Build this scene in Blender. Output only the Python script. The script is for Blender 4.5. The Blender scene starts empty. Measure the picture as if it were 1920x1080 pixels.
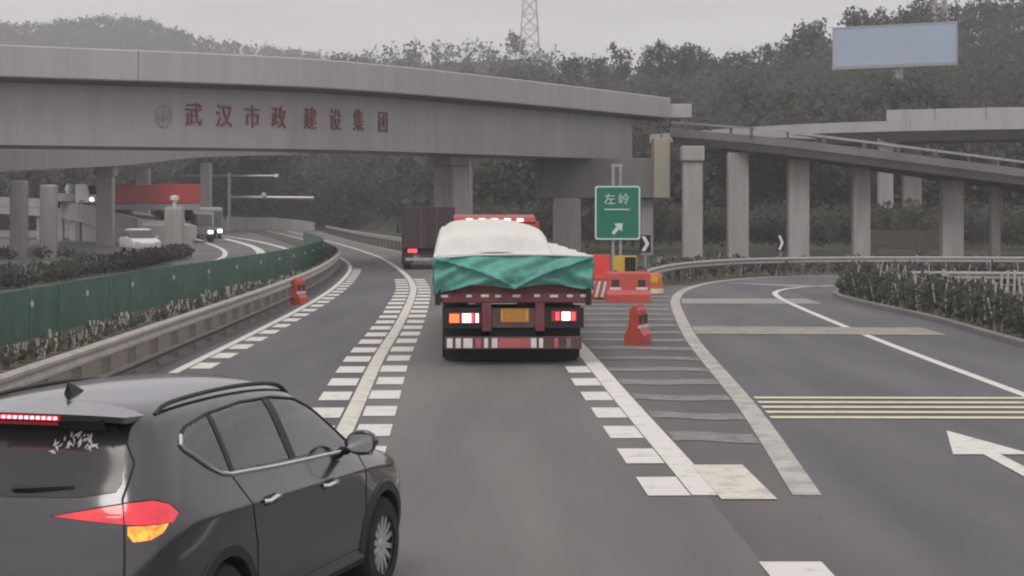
import bpy, bmesh, math, random
import numpy as np
from mathutils import Vector, Matrix
from mathutils.bvhtree import BVHTree
R = math.radians
random.seed(7); rng = np.random.default_rng(7)
sc = bpy.context.scene
col = sc.collection
# ------------------------------------------------------------------ camera, sky, sun, exposure
H, FPX, HY = 2.77, 3500.0, 391.0
cd = bpy.data.cameras.new('camera'); cam = bpy.data.objects.new('camera', cd); col.objects.link(cam)
cam.location = (0, 0, H); cam.rotation_euler = (R(90), 0, 0)
cd.sensor_width = 36; cd.lens = 36 * FPX / 1920; cd.shift_y = -(540 - HY) / 1920
cd.clip_start = .1; cd.clip_end = 6000
sc.camera = cam
SUN_EL, SUN_AZ = 52, 200
w = bpy.data.worlds.new('World'); sc.world = w; w.use_nodes = True
nt = w.node_tree; nt.nodes.clear()
N = nt.nodes.new; L = nt.links.new
wo = N('ShaderNodeOutputWorld'); bg = N('ShaderNodeBackground'); sky = N('ShaderNodeTexSky')
sky.sky_type = 'NISHITA'; sky.sun_disc = False; sky.sun_elevation = R(SUN_EL); sky.sun_rotation = R(SUN_AZ); sky.dust_density = 4
tc = N('ShaderNodeTexCoord'); mp = N('ShaderNodeMapping'); mp.inputs['Scale'].default_value = (1, 1, 7)
nz = N('ShaderNodeTexNoise'); nz.inputs['Scale'].default_value = 2.6; nz.inputs['Detail'].default_value = 5; nz.inputs['Roughness'].default_value = .55
cr = N('ShaderNodeValToRGB')
cr.color_ramp.elements[0].position = .3; cr.color_ramp.elements[0].color = (4.2, 3.95, 4.25, 1)
cr.color_ramp.elements[1].position = .72; cr.color_ramp.elements[1].color = (6.5, 6.25, 6.15, 1)
mx = N('ShaderNodeMixRGB'); mx.inputs['Fac'].default_value = .93
L(tc.outputs['Generated'], mp.inputs['Vector']); L(mp.outputs['Vector'], nz.inputs['Vector']); L(nz.outputs['Fac'], cr.inputs['Fac'])
L(sky.outputs['Color'], mx.inputs['Color1']); L(cr.outputs['Color'], mx.inputs['Color2'])
L(mx.outputs['Color'], bg.inputs['Color']); bg.inputs['Strength'].default_value = .1
L(bg.outputs['Background'], wo.inputs['Surface'])
sd = bpy.data.lights.new('sun', 'SUN'); so = bpy.data.objects.new('sun', sd); col.objects.link(so)
sd.energy = .7; sd.angle = R(25); sd.color = (1, .96, .92)
so.rotation_euler = (R(90 - SUN_EL), 0, R(180 - SUN_AZ))
sc.view_settings.view_transform = 'Standard'; sc.view_settings.look = 'None'
sc.view_settings.exposure = .62; sc.view_settings.gamma = 1; sc.view_settings.use_curve_mapping = False
sc.cycles.use_denoising = True
sc.cycles.max_bounces = 6; sc.cycles.transparent_max_bounces = 12; sc.cycles.volume_bounces = 1
sc.cycles.filter_width = 2.1

# ------------------------------------------------------------------ helpers
def G(x, y):                        # photo pixel -> ground point
    Y = FPX * H / (y - HY); return ((x - 960) / FPX * Y, Y)
def AT(x, y, Y):                    # photo pixel at a distance -> point
    return Vector(((x - 960) / FPX * Y, Y, H - (y - HY) / FPX * Y))
def tag(o, label=None, cat=None, group=None, kind=None):
    if label: o['label'] = label
    if cat: o['category'] = cat
    if group: o['group'] = group
    if kind: o['kind'] = kind
    return o
def thing(name, label, cat, loc=(0, 0, 0), rz=0, group=None):
    o = bpy.data.objects.new(name, None); col.objects.link(o)
    o.location = loc; o.rotation_euler = (0, 0, rz)
    return tag(o, label, cat, group)
def link(name, me, parent=None, loc=None, rz=None):
    o = bpy.data.objects.new(name, me); col.objects.link(o)
    if parent: o.parent = parent
    if loc is not None: o.location = loc
    if rz is not None: o.rotation_euler = (0, 0, rz)
    return o
def qmesh(name, V, F, mat, smooth=False):
    V = np.asarray(V, np.float32); F = np.asarray(F, np.int32); k = F.shape[1]
    me = bpy.data.meshes.new(name)
    me.vertices.add(len(V)); me.vertices.foreach_set('co', V.ravel())
    me.loops.add(F.size); me.loops.foreach_set('vertex_index', F.ravel())
    me.polygons.add(len(F)); me.polygons.foreach_set('loop_start', np.arange(0, F.size, k, dtype=np.int32))
    me.polygons.foreach_set('loop_total', np.full(len(F), k, np.int32))
    if smooth: me.polygons.foreach_set('use_smooth', np.ones(len(F), bool))
    me.update(calc_edges=True); me.validate()
    if mat: me.materials.append(mat)
    return me
class MB:
    def __init__(s): s.v = []; s.f = []
    def add(s, V, F):
        n = len(s.v); s.v += [tuple(p) for p in V]; s.f += [tuple(i + n for i in f) for f in F]; return s
    def box(s, c, d, rz=0, taper=1, shear=(0, 0)):
        cx, cy, cz = c; dx, dy, dz = (q / 2 for q in d); V = []
        ca, sa = math.cos(rz), math.sin(rz)
        for k in (-1, 1):
            t = 1 if k < 0 else taper
            for i, j in ((-1, -1), (1, -1), (1, 1), (-1, 1)):
                x, y = i * dx * t + (shear[0] if k > 0 else 0), j * dy * t + (shear[1] if k > 0 else 0)
                V.append((cx + x * ca - y * sa, cy + x * sa + y * ca, cz + k * dz))
        return s.add(V, [(3, 2, 1, 0), (4, 5, 6, 7), (0, 1, 5, 4), (1, 2, 6, 5), (2, 3, 7, 6), (3, 0, 4, 7)])
    def tube(s, P, r, n=8, cap=True):
        P = [Vector(p) for p in P]; m = len(P)
        rr = r if isinstance(r, (list, tuple)) else [r] * m; V = []; up = None
        for i, p in enumerate(P):
            t = (P[min(i + 1, m - 1)] - P[max(i - 1, 0)]).normalized()
            if up is None: up = Vector((0, 0, 1)) if abs(t.z) < .9 else Vector((1, 0, 0))
            a = t.cross(up).normalized(); b = a.cross(t).normalized(); up = b
            for k in range(n):
                q = 2 * math.pi * k / n; V.append(p + a * math.cos(q) * rr[i] + b * math.sin(q) * rr[i])
        F = [(i * n + k, i * n + (k + 1) % n, (i + 1) * n + (k + 1) % n, (i + 1) * n + k) for i in range(m - 1) for k in range(n)]
        if cap: F += [tuple(range(n))[::-1], tuple((m - 1) * n + k for k in range(n))]
        return s.add(V, F)
    def prism(s, poly, z0, z1):      # polygon in x,y, extruded along z
        n = len(poly); V = [(x, y, z0) for x, y in poly] + [(x, y, z1) for x, y in poly]
        F = [tuple(range(n))[::-1], tuple(range(n, 2 * n))] + [(i, (i + 1) % n, n + (i + 1) % n, n + i) for i in range(n)]
        return s.add(V, F)
    def prismy(s, poly, y0, y1):     # polygon in x,z, extruded along y
        n = len(poly); V = [(x, y0, z) for x, z in poly] + [(x, y1, z) for x, z in poly]
        F = [tuple(range(n)), tuple(range(n, 2 * n))[::-1]] + [((i + 1) % n, i, n + i, n + (i + 1) % n) for i in range(n)]
        return s.add(V, F)
    def prismx(s, poly, x0, x1):     # polygon in y,z, extruded along x
        n = len(poly); V = [(x0, y, z) for y, z in poly] + [(x1, y, z) for y, z in poly]
        F = [tuple(range(n))[::-1], tuple(range(n, 2 * n))] + [(i, (i + 1) % n, n + (i + 1) % n, n + i) for i in range(n)]
        return s.add(V, F)
    def lathe(s, prof, n=24, axis='z', c=(0, 0, 0)):   # prof: (radius, offset along the axis)
        V = []
        for r, h in prof:
            for k in range(n):
                q = 2 * math.pi * k / n; a, b = r * math.cos(q), r * math.sin(q)
                p = (a, b, h) if axis == 'z' else (h, a, b) if axis == 'x' else (a, h, b)
                V.append((c[0] + p[0], c[1] + p[1], c[2] + p[2]))
        F = [(i * n + k, i * n + (k + 1) % n, (i + 1) * n + (k + 1) % n, (i + 1) * n + k) for i in range(len(prof) - 1) for k in range(n)]
        return s.add(V, F)
    def build(s, name, mat, parent=None, smooth=False, bevel=0, loc=None, rz=None):
        me = bpy.data.meshes.new(name); me.from_pydata(s.v, [], s.f)
        bm = bmesh.new(); bm.from_mesh(me); bmesh.ops.recalc_face_normals(bm, faces=bm.faces)
        if bevel: bmesh.ops.bevel(bm, geom=[e for e in bm.edges if len(e.link_faces) == 2 and e.calc_face_angle(0) > .5], offset=bevel, segments=2, affect='EDGES', profile=.6)
        if smooth:
            for f in bm.faces: f.smooth = True
            for e in bm.edges:
                if len(e.link_faces) == 2 and e.calc_face_angle(0) > R(40): e.smooth = False
        bm.to_mesh(me); bm.free(); me.materials.append(mat)
        return link(name, me, parent, loc, rz)
def copy_tree(o, parent=None):
    c = o.copy(); col.objects.link(c); c.parent = parent
    for ch in list(o.children): copy_tree(ch, c)
    return c
def crom(P, step):                  # smooth polyline resampled at a step
    P = [Vector(p) for p in P]; Q = [2 * P[0] - P[1]] + P + [2 * P[-1] - P[-2]]; out = []
    for i in range(1, len(Q) - 2):
        a, b, c, d = Q[i - 1:i + 3]; n = max(2, int((c - b).length / min(step, 1.)))
        for k in range(n):
            t = k / n
            out.append(.5 * (2 * b + (c - a) * t + (2 * a - 5 * b + 4 * c - d) * t * t + (3 * b - a - 3 * c + d) * t ** 3))
    out.append(P[-1]); res = [out[0]]; acc = 0
    for p, q in zip(out, out[1:]):
        d = (q - p).length
        while acc + d >= step and d > 1e-9:
            p = p.lerp(q, (step - acc) / d); res.append(p.copy()); d = (q - p).length; acc = 0
        acc += d
    if (res[-1] - P[-1]).length > step * .3: res.append(P[-1])
    return res
def offs(P, d):                     # offset a plan polyline to the right by d
    out = []
    for i, p in enumerate(P):
        t = P[min(i + 1, len(P) - 1)] - P[max(i - 1, 0)]; n = Vector((t.y, -t.x)).normalized()
        q = Vector((p.x + n.x * d, p.y + n.y * d)); out.append(q if len(p) == 2 else Vector((q.x, q.y, p.z)))
    return out
def V2(P): return [Vector(p) for p in P]

# ------------------------------------------------------------------ materials
def mat(name, c, rough=.7, metal=0, var=.15, scale=8, bump=0, bscale=60, emit=0, ecol=None, coat=0, streak=False, alpha=1, c2=None, spec=.5):
    m = bpy.data.materials.new(name); m.use_nodes = True; t = m.node_tree; b = t.nodes['Principled BSDF']
    b.inputs['Roughness'].default_value = rough; b.inputs['Metallic'].default_value = metal
    b.inputs['Specular IOR Level'].default_value = spec
    b.inputs['Coat Weight'].default_value = coat; b.inputs['Alpha'].default_value = alpha
    b.inputs['Coat Roughness'].default_value = .06
    co = t.nodes.new('ShaderNodeTexCoord')
    if var or c2:
        n = t.nodes.new('ShaderNodeTexNoise'); n.inputs['Scale'].default_value = scale; n.inputs['Detail'].default_value = 6; n.inputs['Roughness'].default_value = .65
        src = co.outputs['Object']
        if streak:
            p = t.nodes.new('ShaderNodeMapping'); p.inputs['Scale'].default_value = (1, 1, .12); t.links.new(src, p.inputs['Vector']); src = p.outputs['Vector']
        t.links.new(src, n.inputs['Vector'])
        r = t.nodes.new('ShaderNodeValToRGB'); r.color_ramp.elements[0].position = .3; r.color_ramp.elements[1].position = .7
        lo = c2 or tuple(q * (1 - var) for q in c); hi = c if c2 else tuple(min(1, q * (1 + var)) for q in c)
        r.color_ramp.elements[0].color = (*lo, 1); r.color_ramp.elements[1].color = (*hi, 1)
        t.links.new(n.outputs['Fac'], r.inputs['Fac']); t.links.new(r.outputs['Color'], b.inputs['Base Color'])
    else: b.inputs['Base Color'].default_value = (*c, 1)
    if bump:
        n2 = t.nodes.new('ShaderNodeTexNoise'); n2.inputs['Scale'].default_value = bscale; n2.inputs['Detail'].default_value = 4
        t.links.new(co.outputs['Object'], n2.inputs['Vector'])
        u = t.nodes.new('ShaderNodeBump'); u.inputs['Strength'].default_value = bump; u.inputs['Distance'].default_value = .02
        t.links.new(n2.outputs['Fac'], u.inputs['Height']); t.links.new(u.outputs['Normal'], b.inputs['Normal'])
    if emit:
        if var > .6: t.links.new(r.outputs['Color'], b.inputs['Emission Color'])
        b.inputs['Emission Color'].default_value = (*(ecol or c), 1); b.inputs['Emission Strength'].default_value = emit
    return m
def paint_mat(name, c, wear=.35, scale=3):     # worn road paint: paint breaks up into the asphalt colour
    m = mat(name, c, .75, var=0); t = m.node_tree; b = t.nodes['Principled BSDF']
    co = t.nodes.new('ShaderNodeTexCoord'); mixn = None
    n = t.nodes.new('ShaderNodeTexNoise'); n.inputs['Scale'].default_value = scale; n.inputs['Detail'].default_value = 9; n.inputs['Roughness'].default_value = .75
    t.links.new(co.outputs['Object'], n.inputs['Vector'])
    r = t.nodes.new('ShaderNodeValToRGB'); r.color_ramp.elements[0].position = max(.02, wear - .12); r.color_ramp.elements[1].position = wear + .14
    r.color_ramp.elements[0].color = (c[0] * .45, c[1] * .44, c[2] * .44, 1); r.color_ramp.elements[1].color = (*c, 1)
    t.links.new(n.outputs['Fac'], r.inputs['Fac']); t.links.new(r.outputs['Color'], b.inputs['Base Color'])
    return m
def asphalt(name, c):
    m = mat(name, c, .72, var=0); t = m.node_tree; b = t.nodes['Principled BSDF']; co = t.nodes.new('ShaderNodeTexCoord')
    big = t.nodes.new('ShaderNodeTexNoise'); big.inputs['Scale'].default_value = .35; big.inputs['Detail'].default_value = 5
    p = t.nodes.new('ShaderNodeMapping'); p.inputs['Scale'].default_value = (2.2, .25, 1); t.links.new(co.outputs['Object'], p.inputs['Vector'])
    t.links.new(p.outputs['Vector'], big.inputs['Vector'])
    fine = t.nodes.new('ShaderNodeTexNoise'); fine.inputs['Scale'].default_value = 55; fine.inputs['Detail'].default_value = 3
    t.links.new(co.outputs['Object'], fine.inputs['Vector'])
    a = t.nodes.new('ShaderNodeMath'); a.operation = 'ADD'; t.links.new(big.outputs['Fac'], a.inputs[0])
    f2 = t.nodes.new('ShaderNodeMath'); f2.operation = 'MULTIPLY'; f2.inputs[1].default_value = .5; t.links.new(fine.outputs['Fac'], f2.inputs[0]); t.links.new(f2.outputs[0], a.inputs[1])
    r = t.nodes.new('ShaderNodeValToRGB'); r.color_ramp.elements[0].position = .56; r.color_ramp.elements[1].position = .94
    r.color_ramp.elements[0].color = (*(q * .72 for q in c), 1); r.color_ramp.elements[1].color = (*(q * 1.18 for q in c), 1)
    t.links.new(a.outputs[0], r.inputs['Fac']); t.links.new(r.outputs['Color'], b.inputs['Base Color'])
    u = t.nodes.new('ShaderNodeBump'); u.inputs['Strength'].default_value = .25; u.inputs['Distance'].default_value = .006
    t.links.new(fine.outputs['Fac'], u.inputs['Height']); t.links.new(u.outputs['Normal'], b.inputs['Normal'])
    return m
M = {}
M['ground'] = mat('verge soil and grass', (.085, .08, .055), .95, scale=.8, c2=(.05, .055, .032), bump=.4, bscale=6)
M['soil'] = mat('median soil', (.12, .095, .07), .95, scale=1.5, c2=(.06, .06, .04), bump=.5, bscale=9)
M['asphalt_own'] = asphalt('worn asphalt', (.158, .151, .140))
M['asphalt_dark'] = asphalt('dark asphalt', (.113, .110, .119))
M['asphalt_gore'] = asphalt('gore asphalt', (.118, .108, .102))
M['asphalt_far'] = asphalt('far asphalt', (.135, .13, .13))
M['paint'] = paint_mat('white road paint', (.72, .70, .65), .34)
M['paint_worn'] = paint_mat('worn road paint', (.50, .48, .44), .42, 2)
M['paint_dull'] = paint_mat('faded gore paint', (.27, .255, .245), .45, 4)
M['paint_yellow'] = paint_mat('yellowish road paint', (.72, .69, .47), .34)
M['paint_cream'] = paint_mat('cream road paint', (.68, .65, .56), .38)
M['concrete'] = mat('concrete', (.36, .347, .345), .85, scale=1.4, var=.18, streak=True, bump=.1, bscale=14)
M['parapet'] = mat('parapet concrete', (.43, .417, .422), .8, scale=.9, var=.11, streak=True)
M['girder'] = mat('painted steel girder', (.36, .345, .352), .6, scale=.9, var=.13, streak=True)
M['pier'] = mat('pier concrete', (.37, .352, .34), .85, scale=2.2, var=.2, streak=True, bump=.15, bscale=10)
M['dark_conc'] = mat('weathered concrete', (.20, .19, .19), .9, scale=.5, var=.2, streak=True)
M['cream_wall'] = mat('cream wall', (.40, .38, .28), .85, scale=.6, var=.12, streak=True)
M['letter'] = mat('faded red lettering', (.23, .08, .075), .6, var=.15, scale=3)
M['emblem'] = mat('grey emblem', (.24, .25, .26), .5, var=.1)
M['galv'] = mat('galvanised steel', (.42, .41, .40), .45, .5, scale=4)
M['rail_cream'] = mat('weathered rail', (.42, .39, .35), .6, .1, scale=3, var=.2)
M['post_dark'] = mat('rail post', (.15, .14, .13), .7, .2)
M['green_mesh'] = mat('green glare mesh', (.09, .18, .135), .6, scale=1.2, var=.25, alpha=.84)
M['green_post'] = mat('green post', (.10, .26, .18), .5)
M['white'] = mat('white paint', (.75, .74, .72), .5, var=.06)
M['pale'] = mat('pale wood', (.44, .42, .38), .8, var=.2, scale=20)
M['red_plastic'] = mat('red plastic', (.52, .085, .065), .45, var=.15, scale=4)
M['red_bright'] = mat('bright red board', (.75, .07, .06), .45, var=.12, scale=3)
M['orange_plastic'] = mat('orange plastic', (.62, .17, .04), .45, var=.15)
M['yellow'] = mat('yellow board', (.62, .43, .05), .5, var=.08)
M['black'] = mat('black', (.012, .012, .013), .5, var=.1)
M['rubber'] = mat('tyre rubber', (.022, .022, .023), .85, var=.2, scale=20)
M['sign_green'] = mat('road sign green', (.012, .17, .115), .4, var=.06)
M['sign_pale'] = mat('sign lettering', (.55, .72, .65), .5, var=0)
M['billboard'] = mat('blue billboard sheet', (.38, .47, .60), .6, var=.07, scale=.25)
M['steel_far'] = mat('pylon steel', (.42, .40, .42), .6, .2, var=0)
M['leaf1'] = mat('dark leaves', (.104, .112, .086), .8, var=.2, scale=.6)
M['leaf2'] = mat('olive leaves', (.120, .120, .084), .8, var=.2, scale=.6)
M['leaf3'] = mat('grey leaves', (.112, .118, .104), .8, var=.2, scale=.6)
M['bark'] = mat('bark', (.09, .075, .06), .95, var=.3, scale=9)
M['hill'] = mat('hill undergrowth', (.05, .055, .035), .95, var=.3, scale=.08)
# SUV
M['car'] = mat('dark grey metallic', (.088, .086, .092), .17, .75, var=0, coat=.8)
M['car_trim'] = mat('satin black trim', (.018, .018, .019), .5, var=0)
M['chrome'] = mat('chrome strip', (.75, .75, .76), .18, 1, var=0)
M['glass_rear'] = mat('dark rear glass', (.045, .044, .044), .12, var=0, coat=0)
M['lamp_red'] = mat('red lamp lens', (.42, .02, .03), .2, var=.5, scale=9, emit=.34, ecol=(1, .03, .06), coat=1)
M['lamp_dim'] = mat('red lens dark', (.26, .012, .02), .2, var=0, emit=.06, ecol=(1, .03, .06), coat=1)
M['lamp_amber'] = mat('lit amber lamp', (.95, .20, .03), .3, var=.75, scale=26, emit=1.15, ecol=(1, .36, .10))
M['led'] = mat('lit red diodes', (.9, .1, .15), .3, var=0, emit=3.5, ecol=(1, .22, .28))
M['rim'] = mat('alloy', (.66, .66, .67), .3, .7, var=0)
M['seat'] = mat('seat cloth', (.07, .065, .06), .9, var=.1)
M['cabin'] = mat('cabin lining', (.10, .09, .085), .9, var=.1)
# truck
M['tarp_w'] = mat('off white sheet', (.72, .71, .66), .7, var=.07, scale=3, bump=.8, bscale=4)
M['tarp_g'] = mat('green tarpaulin', (.10, .34, .285), .45, scale=2.2, var=.25, bump=.7, bscale=7)
M['truck_red'] = mat('weathered red steel', (.17, .045, .055), .6, scale=3, var=.3)
M['truck_frame'] = mat('dusty red brown frame', (.11, .06, .06), .75, scale=3, var=.3)
M['cab_red'] = mat('cab red paint', (.38, .03, .035), .4, var=.1)
M['plate'] = mat('amber number plate', (.50, .22, .05), .5, var=.15, scale=9)
M['hot_white'] = mat('lit brake lamp', (1, .8, .8), .3, var=0, emit=3.2, ecol=(1, .78, .78))
M['hot_red'] = mat('lit red lamp', (.9, .05, .05), .3, var=0, emit=1.3, ecol=(1, .06, .08))
M['hot_orange'] = mat('lit orange lamp', (.9, .15, .04), .3, var=0, emit=1.0, ecol=(1, .16, .05))
M['marker'] = mat('roof marker lamp', (1, .55, .5), .3, var=0, emit=1.6, ecol=(1, .5, .45))
M['headlight'] = mat('lit headlamp', (1, 1, .95), .3, var=0, emit=5, ecol=(1, .98, .92))
M['reflect_w'] = mat('white reflective tape', (.72, .70, .68), .4, var=.1)
M['reflect_r'] = mat('red reflective tape', (.45, .12, .12), .4, var=.15)
M['box_maroon'] = mat('maroon truck box', (.055, .032, .036), .6, var=.15, scale=2)
M['red_body'] = mat('red lorry body', (.46, .06, .05), .5, var=.1)
M['windscreen'] = mat('windscreen', (.03, .033, .036), .1, var=0, coat=1)
M['bus_grey'] = mat('grey lorry', (.30, .30, .30), .5, var=.08)
def tint(name, c, tr):
    m = bpy.data.materials.new(name); m.use_nodes = True; t = m.node_tree; t.nodes.clear()
    o = t.nodes.new('ShaderNodeOutputMaterial'); a = t.nodes.new('ShaderNodeBsdfTransparent'); g = t.nodes.new('ShaderNodeBsdfGlossy'); x = t.nodes.new('ShaderNodeMixShader'); f = t.nodes.new('ShaderNodeFresnel')
    a.inputs['Color'].default_value = (*c, 1); g.inputs['Roughness'].default_value = .03; f.inputs['IOR'].default_value = 1.6
    mm = t.nodes.new('ShaderNodeMath'); mm.operation = 'MULTIPLY_ADD'; mm.inputs[1].default_value = 1; mm.inputs[2].default_value = tr
    t.links.new(f.outputs[0], mm.inputs[0]); t.links.new(mm.outputs[0], x.inputs[0]); t.links.new(a.outputs[0], x.inputs[1]); t.links.new(g.outputs[0], x.inputs[2]); t.links.new(x.outputs[0], o.inputs[0])
    return m
M['glass_side'] = tint('tinted side glass', (.66, .62, .59), .13)

def soften(m, f=.45):                # leaves let light through
    t = m.node_tree; b = t.nodes['Principled BSDF']; o = t.nodes['Material Output']; tr = t.nodes.new('ShaderNodeBsdfTranslucent'); x = t.nodes.new('ShaderNodeMixShader')
    x.inputs[0].default_value = f; c = b.inputs['Base Color'].links[0].from_socket
    t.links.new(c, tr.inputs['Color']); t.links.new(b.outputs[0], x.inputs[1]); t.links.new(tr.outputs[0], x.inputs[2]); t.links.new(x.outputs[0], o.inputs['Surface'])
for k in ('leaf1', 'leaf2', 'leaf3'): soften(M[k])
# ------------------------------------------------------------------ ground and roads
def strip(name, A, B, z, m, parent=None, kind='structure', n=60):
    def rs(P):
        P = V2(P); d = [0]
        for p, q in zip(P, P[1:]): d.append(d[-1] + (q - p).length)
        return [Vector((np.interp(t * d[-1], d, [p.x for p in P]), np.interp(t * d[-1], d, [p.y for p in P]))) for t in np.linspace(0, 1, n)]
    A, B = rs(A), rs(B); mb = MB()
    V = []; F = []
    for p, q in zip(A, B): V += [(p.x, p.y, z), (q.x, q.y, z)]
    for i in range(n - 1): F.append((2 * i, 2 * i + 1, 2 * i + 3, 2 * i + 2))
    mb.add(V, F); o = mb.build(name, m, parent)
    if kind and not parent: o['kind'] = kind
    return o
g = MB(); g.add([(-3000, -60, -.03), (3000, -60, -.03), (3000, 2600, -.03), (-3000, 2600, -.03)], [(0, 1, 2, 3)])
tag(g.build('ground', M['ground']), kind='structure')
ctl = lambda P: crom(P, 1.5)
LEFT = ctl([(-5.45, -6), (-5.6, 12), (-5.7, 31.7), (-5.75, 42), (-5.85, 52), (-6.1, 62), (-6.6, 73), (-7.45, 86), (-8.7, 98), (-10.4, 110), (-14, 138), (-20, 175), (-31, 235)])
MID = ctl([(-1.35, -6), (-1.75, 12), (-2.1, 23.7), (-2.45, 34), (-2.68, 44), (-3.05, 56), (-3.5, 66), (-4.45, 78), (-6.0, 93), (-8.2, 111), (-12.8, 141), (-16.9, 166), (-28, 232)])
RIGHT = ctl([(2.5, -6), (2.02, 12), (1.89, 17.7), (1.62, 27), (1.36, 36.7), (1.0, 47), (.4, 58), (-.7, 70), (-2.5, 85), (-4.3, 97), (-7.2, 119), (-13.6, 158), (-24, 228)])
GORE = ctl([(2.5, -6), (2.52, 12), (2.83, 17.7), (3.3, 26.3), (3.78, 38.9), (4.45, 50), (4.95, 56.5), (5.8, 63), (7.3, 69.3), (9.2, 73.6), (11.4, 76.3), (16, 78), (24, 77)])
RAMPIN = ctl([(7.5, -6), (7.55, 18), (7.6, 28), (7.7, 39), (8.0, 51), (8.3, 58), (8.75, 62), (9.6, 64.6), (10.7, 66.3), (12.2, 67.4), (16, 68), (24, 66.5)])
KERB = ctl([(10.2, -6), (10.2, 20), (10.15, 36.7), (10.3, 46), (9.95, 55.5), (10.3, 60), (11.5, 63), (14, 64.2), (18, 64), (24, 62)])
strip('left_lane', offs(LEFT, -.55), MID, 0, M['asphalt_dark'], n=160)
strip('main_road', MID, RIGHT, .001, M['asphalt_own'], n=160)
strip('gore_area', RIGHT[:50], GORE[:50], .002, M['asphalt_gore'], n=80)
strip('exit_ramp', GORE, KERB, .003, M['asphalt_dark'], n=160)
def ground_fill(name, poly, z, m):
    return tag(MB().add([(x, y, z) for x, y in poly], [tuple(range(len(poly)))]).build(name, m), kind='structure')
FENCE = [(-10.5, -6), (-10.4, 14), (-10.1, 35), (-10.0, 49), (-9.6, 60), (-9.25, 77), (-9.9, 97), (-11.6, 112), (-15.2, 136), (-20.8, 168), (-33, 235)]
strip('median', FENCE, offs(LEFT, -.56), -.004, M['soil'], n=120)
OPP_R = [(x - .5, y) for x, y in FENCE]
OPP_L = [(p.x - 12.4 - max(0, p.y - 90) * .05, p.y) for p in LEFT]
strip('opposite_carriageway', OPP_L, OPP_R, -.002, M['asphalt_far'], n=120)
strip('side_road', [(-60, 80), (-48, 110), (-45, 140), (-50, 180), (-70, 240)], [(-19, 60), (-20.5, 90), (-24, 120), (-30, 160), (-50, 230)], -.006, M['asphalt_far'], n=60)
road_marks = bpy.data.objects.new('road_markings', None); col.objects.link(road_marks); road_marks['kind'] = 'structure'
def line(name, P, wd, m, z=.009, i0=0, i1=None):
    P = P[i0:i1]; a, b = offs(P, -wd / 2), offs(P, wd / 2); V = []; F = []
    for p, q in zip(a, b): V += [(p.x, p.y, z), (q.x, q.y, z)]
    for i in range(len(P) - 1): F.append((2 * i, 2 * i + 1, 2 * i + 3, 2 * i + 2))
    return MB().add(V, F).build(name, m, road_marks)
def upto(P, y0, y1): return [p for p in P if y0 <= p.y <= y1]
line('edge_line', LEFT, .17, M['paint'])
line('centre_line', MID, .22, M['paint_cream'])
line('edge_line', upto(RIGHT, 17.7, 62), .29, M['paint'])
line('edge_line', upto(RIGHT, 78, 230), .17, M['paint_worn'])
line('edge_line', [p for p in GORE if p.y > 17.7], .28, M['paint_worn'])
line('edge_line', RAMPIN, .18, M['paint'])
def quad_at(P, s0, s1, o0, o1):     # a painted block along a path between two arc lengths and two offsets
    d = [0]
    for p, q in zip(P, P[1:]): d.append(d[-1] + (q - p).length)
    def pt(s, o):
        x = np.interp(s, d, [p.x for p in P]); y = np.interp(s, d, [p.y for p in P])
        x2 = np.interp(s + .3, d, [p.x for p in P]); y2 = np.interp(s + .3, d, [p.y for p in P])
        t = Vector((x2 - x, y2 - y)).normalized(); return (x + t.y * o, y - t.x * o)
    return [pt(s0, o0), pt(s0, o1), pt(s1, o1), pt(s1, o0)]
def block(poly, m, z=.009, name='paint_block'):
    return MB().add([(x, y, z) for x, y in poly], [tuple(range(len(poly)))]).build(name, m, road_marks)
def teeth(P, y0, y1, o0, o1, m, s_off=0):
    s = s_off; d = 0
    d = sum((q - p).length for p, q in zip(P, P[1:]) if q.y < y0); s = d + s_off
    tot = sum((q - p).length for p, q in zip(P, P[1:]) if q.y < y1)
    while s < tot:
        j = random.uniform(-.05, .05)
        block(quad_at(P, s + j, s + 1.25 + j, o0 + random.uniform(-.02, .02), o1), m); s += 2.24
teeth(RIGHT, 18.3, 34, -.56, -.16, M['paint'])
teeth(MID, 14, 72, -.60, -.145, M['paint'])
teeth(MID, 14, 72, .145, .58, M['paint'], .2)
teeth(LEFT, 30, 84, .14, .5, M['paint'])
block([(1.99, 17.72), (2.52, 17.72), (2.48, 20.1), (1.93, 20.1)], M['paint_cream'], .013, name='paint_patch')
block([(1.97, 12.6), (2.44, 12.6), (2.42, 14.6), (1.93, 14.6)], M['paint'], name='lane_dash')
for k in range(16):                 # worn cross stripes of the gore
    y = 22.2 + 2.4 * k; a = np.interp(y, [p.y for p in RIGHT], [p.x for p in RIGHT]) + .16; b = np.interp(y, [p.y for p in GORE[:45]], [p.x for p in GORE[:45]]) - .15
    n = 8; xs = np.linspace(a, b, n); hw = .75 if k % 3 else .9; wv = [.10 * math.sin(5.5 * t + k) - .18 * t for t in np.linspace(0, 1, n)]
    V = [(x, y + q, .009) for x, q in zip(xs, wv)] + [(x, y + q + hw, .009) for x, q in zip(xs, wv)]
    MB().add(V, [(i, i + 1, n + i + 1, n + i) for i in range(n - 1)]).build('gore_stripe', M['paint_dull'], road_marks)
for y0, gap, xr, m in ((24.55, .64, 9.9, 'paint_yellow'), (54.4, .6, 9.0, 'paint')):
    for k in range(5):
        y = y0 + gap * k; a = np.interp(y, [p.y for p in GORE[:45]], [p.x for p in GORE[:45]]) + .2
        block([(a, y), (xr, y - .1), (xr, y + .15), (a, y + .26)], M[m], .013, 'rumble_line')
block([(4.05, 41.1), (9.5, 40.7), (9.5, 43.2), (4.2, 43.8)], paint_mat('beige band paint', (.34, .31, .27), .4, 2), .013, 'cross_band')
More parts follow.
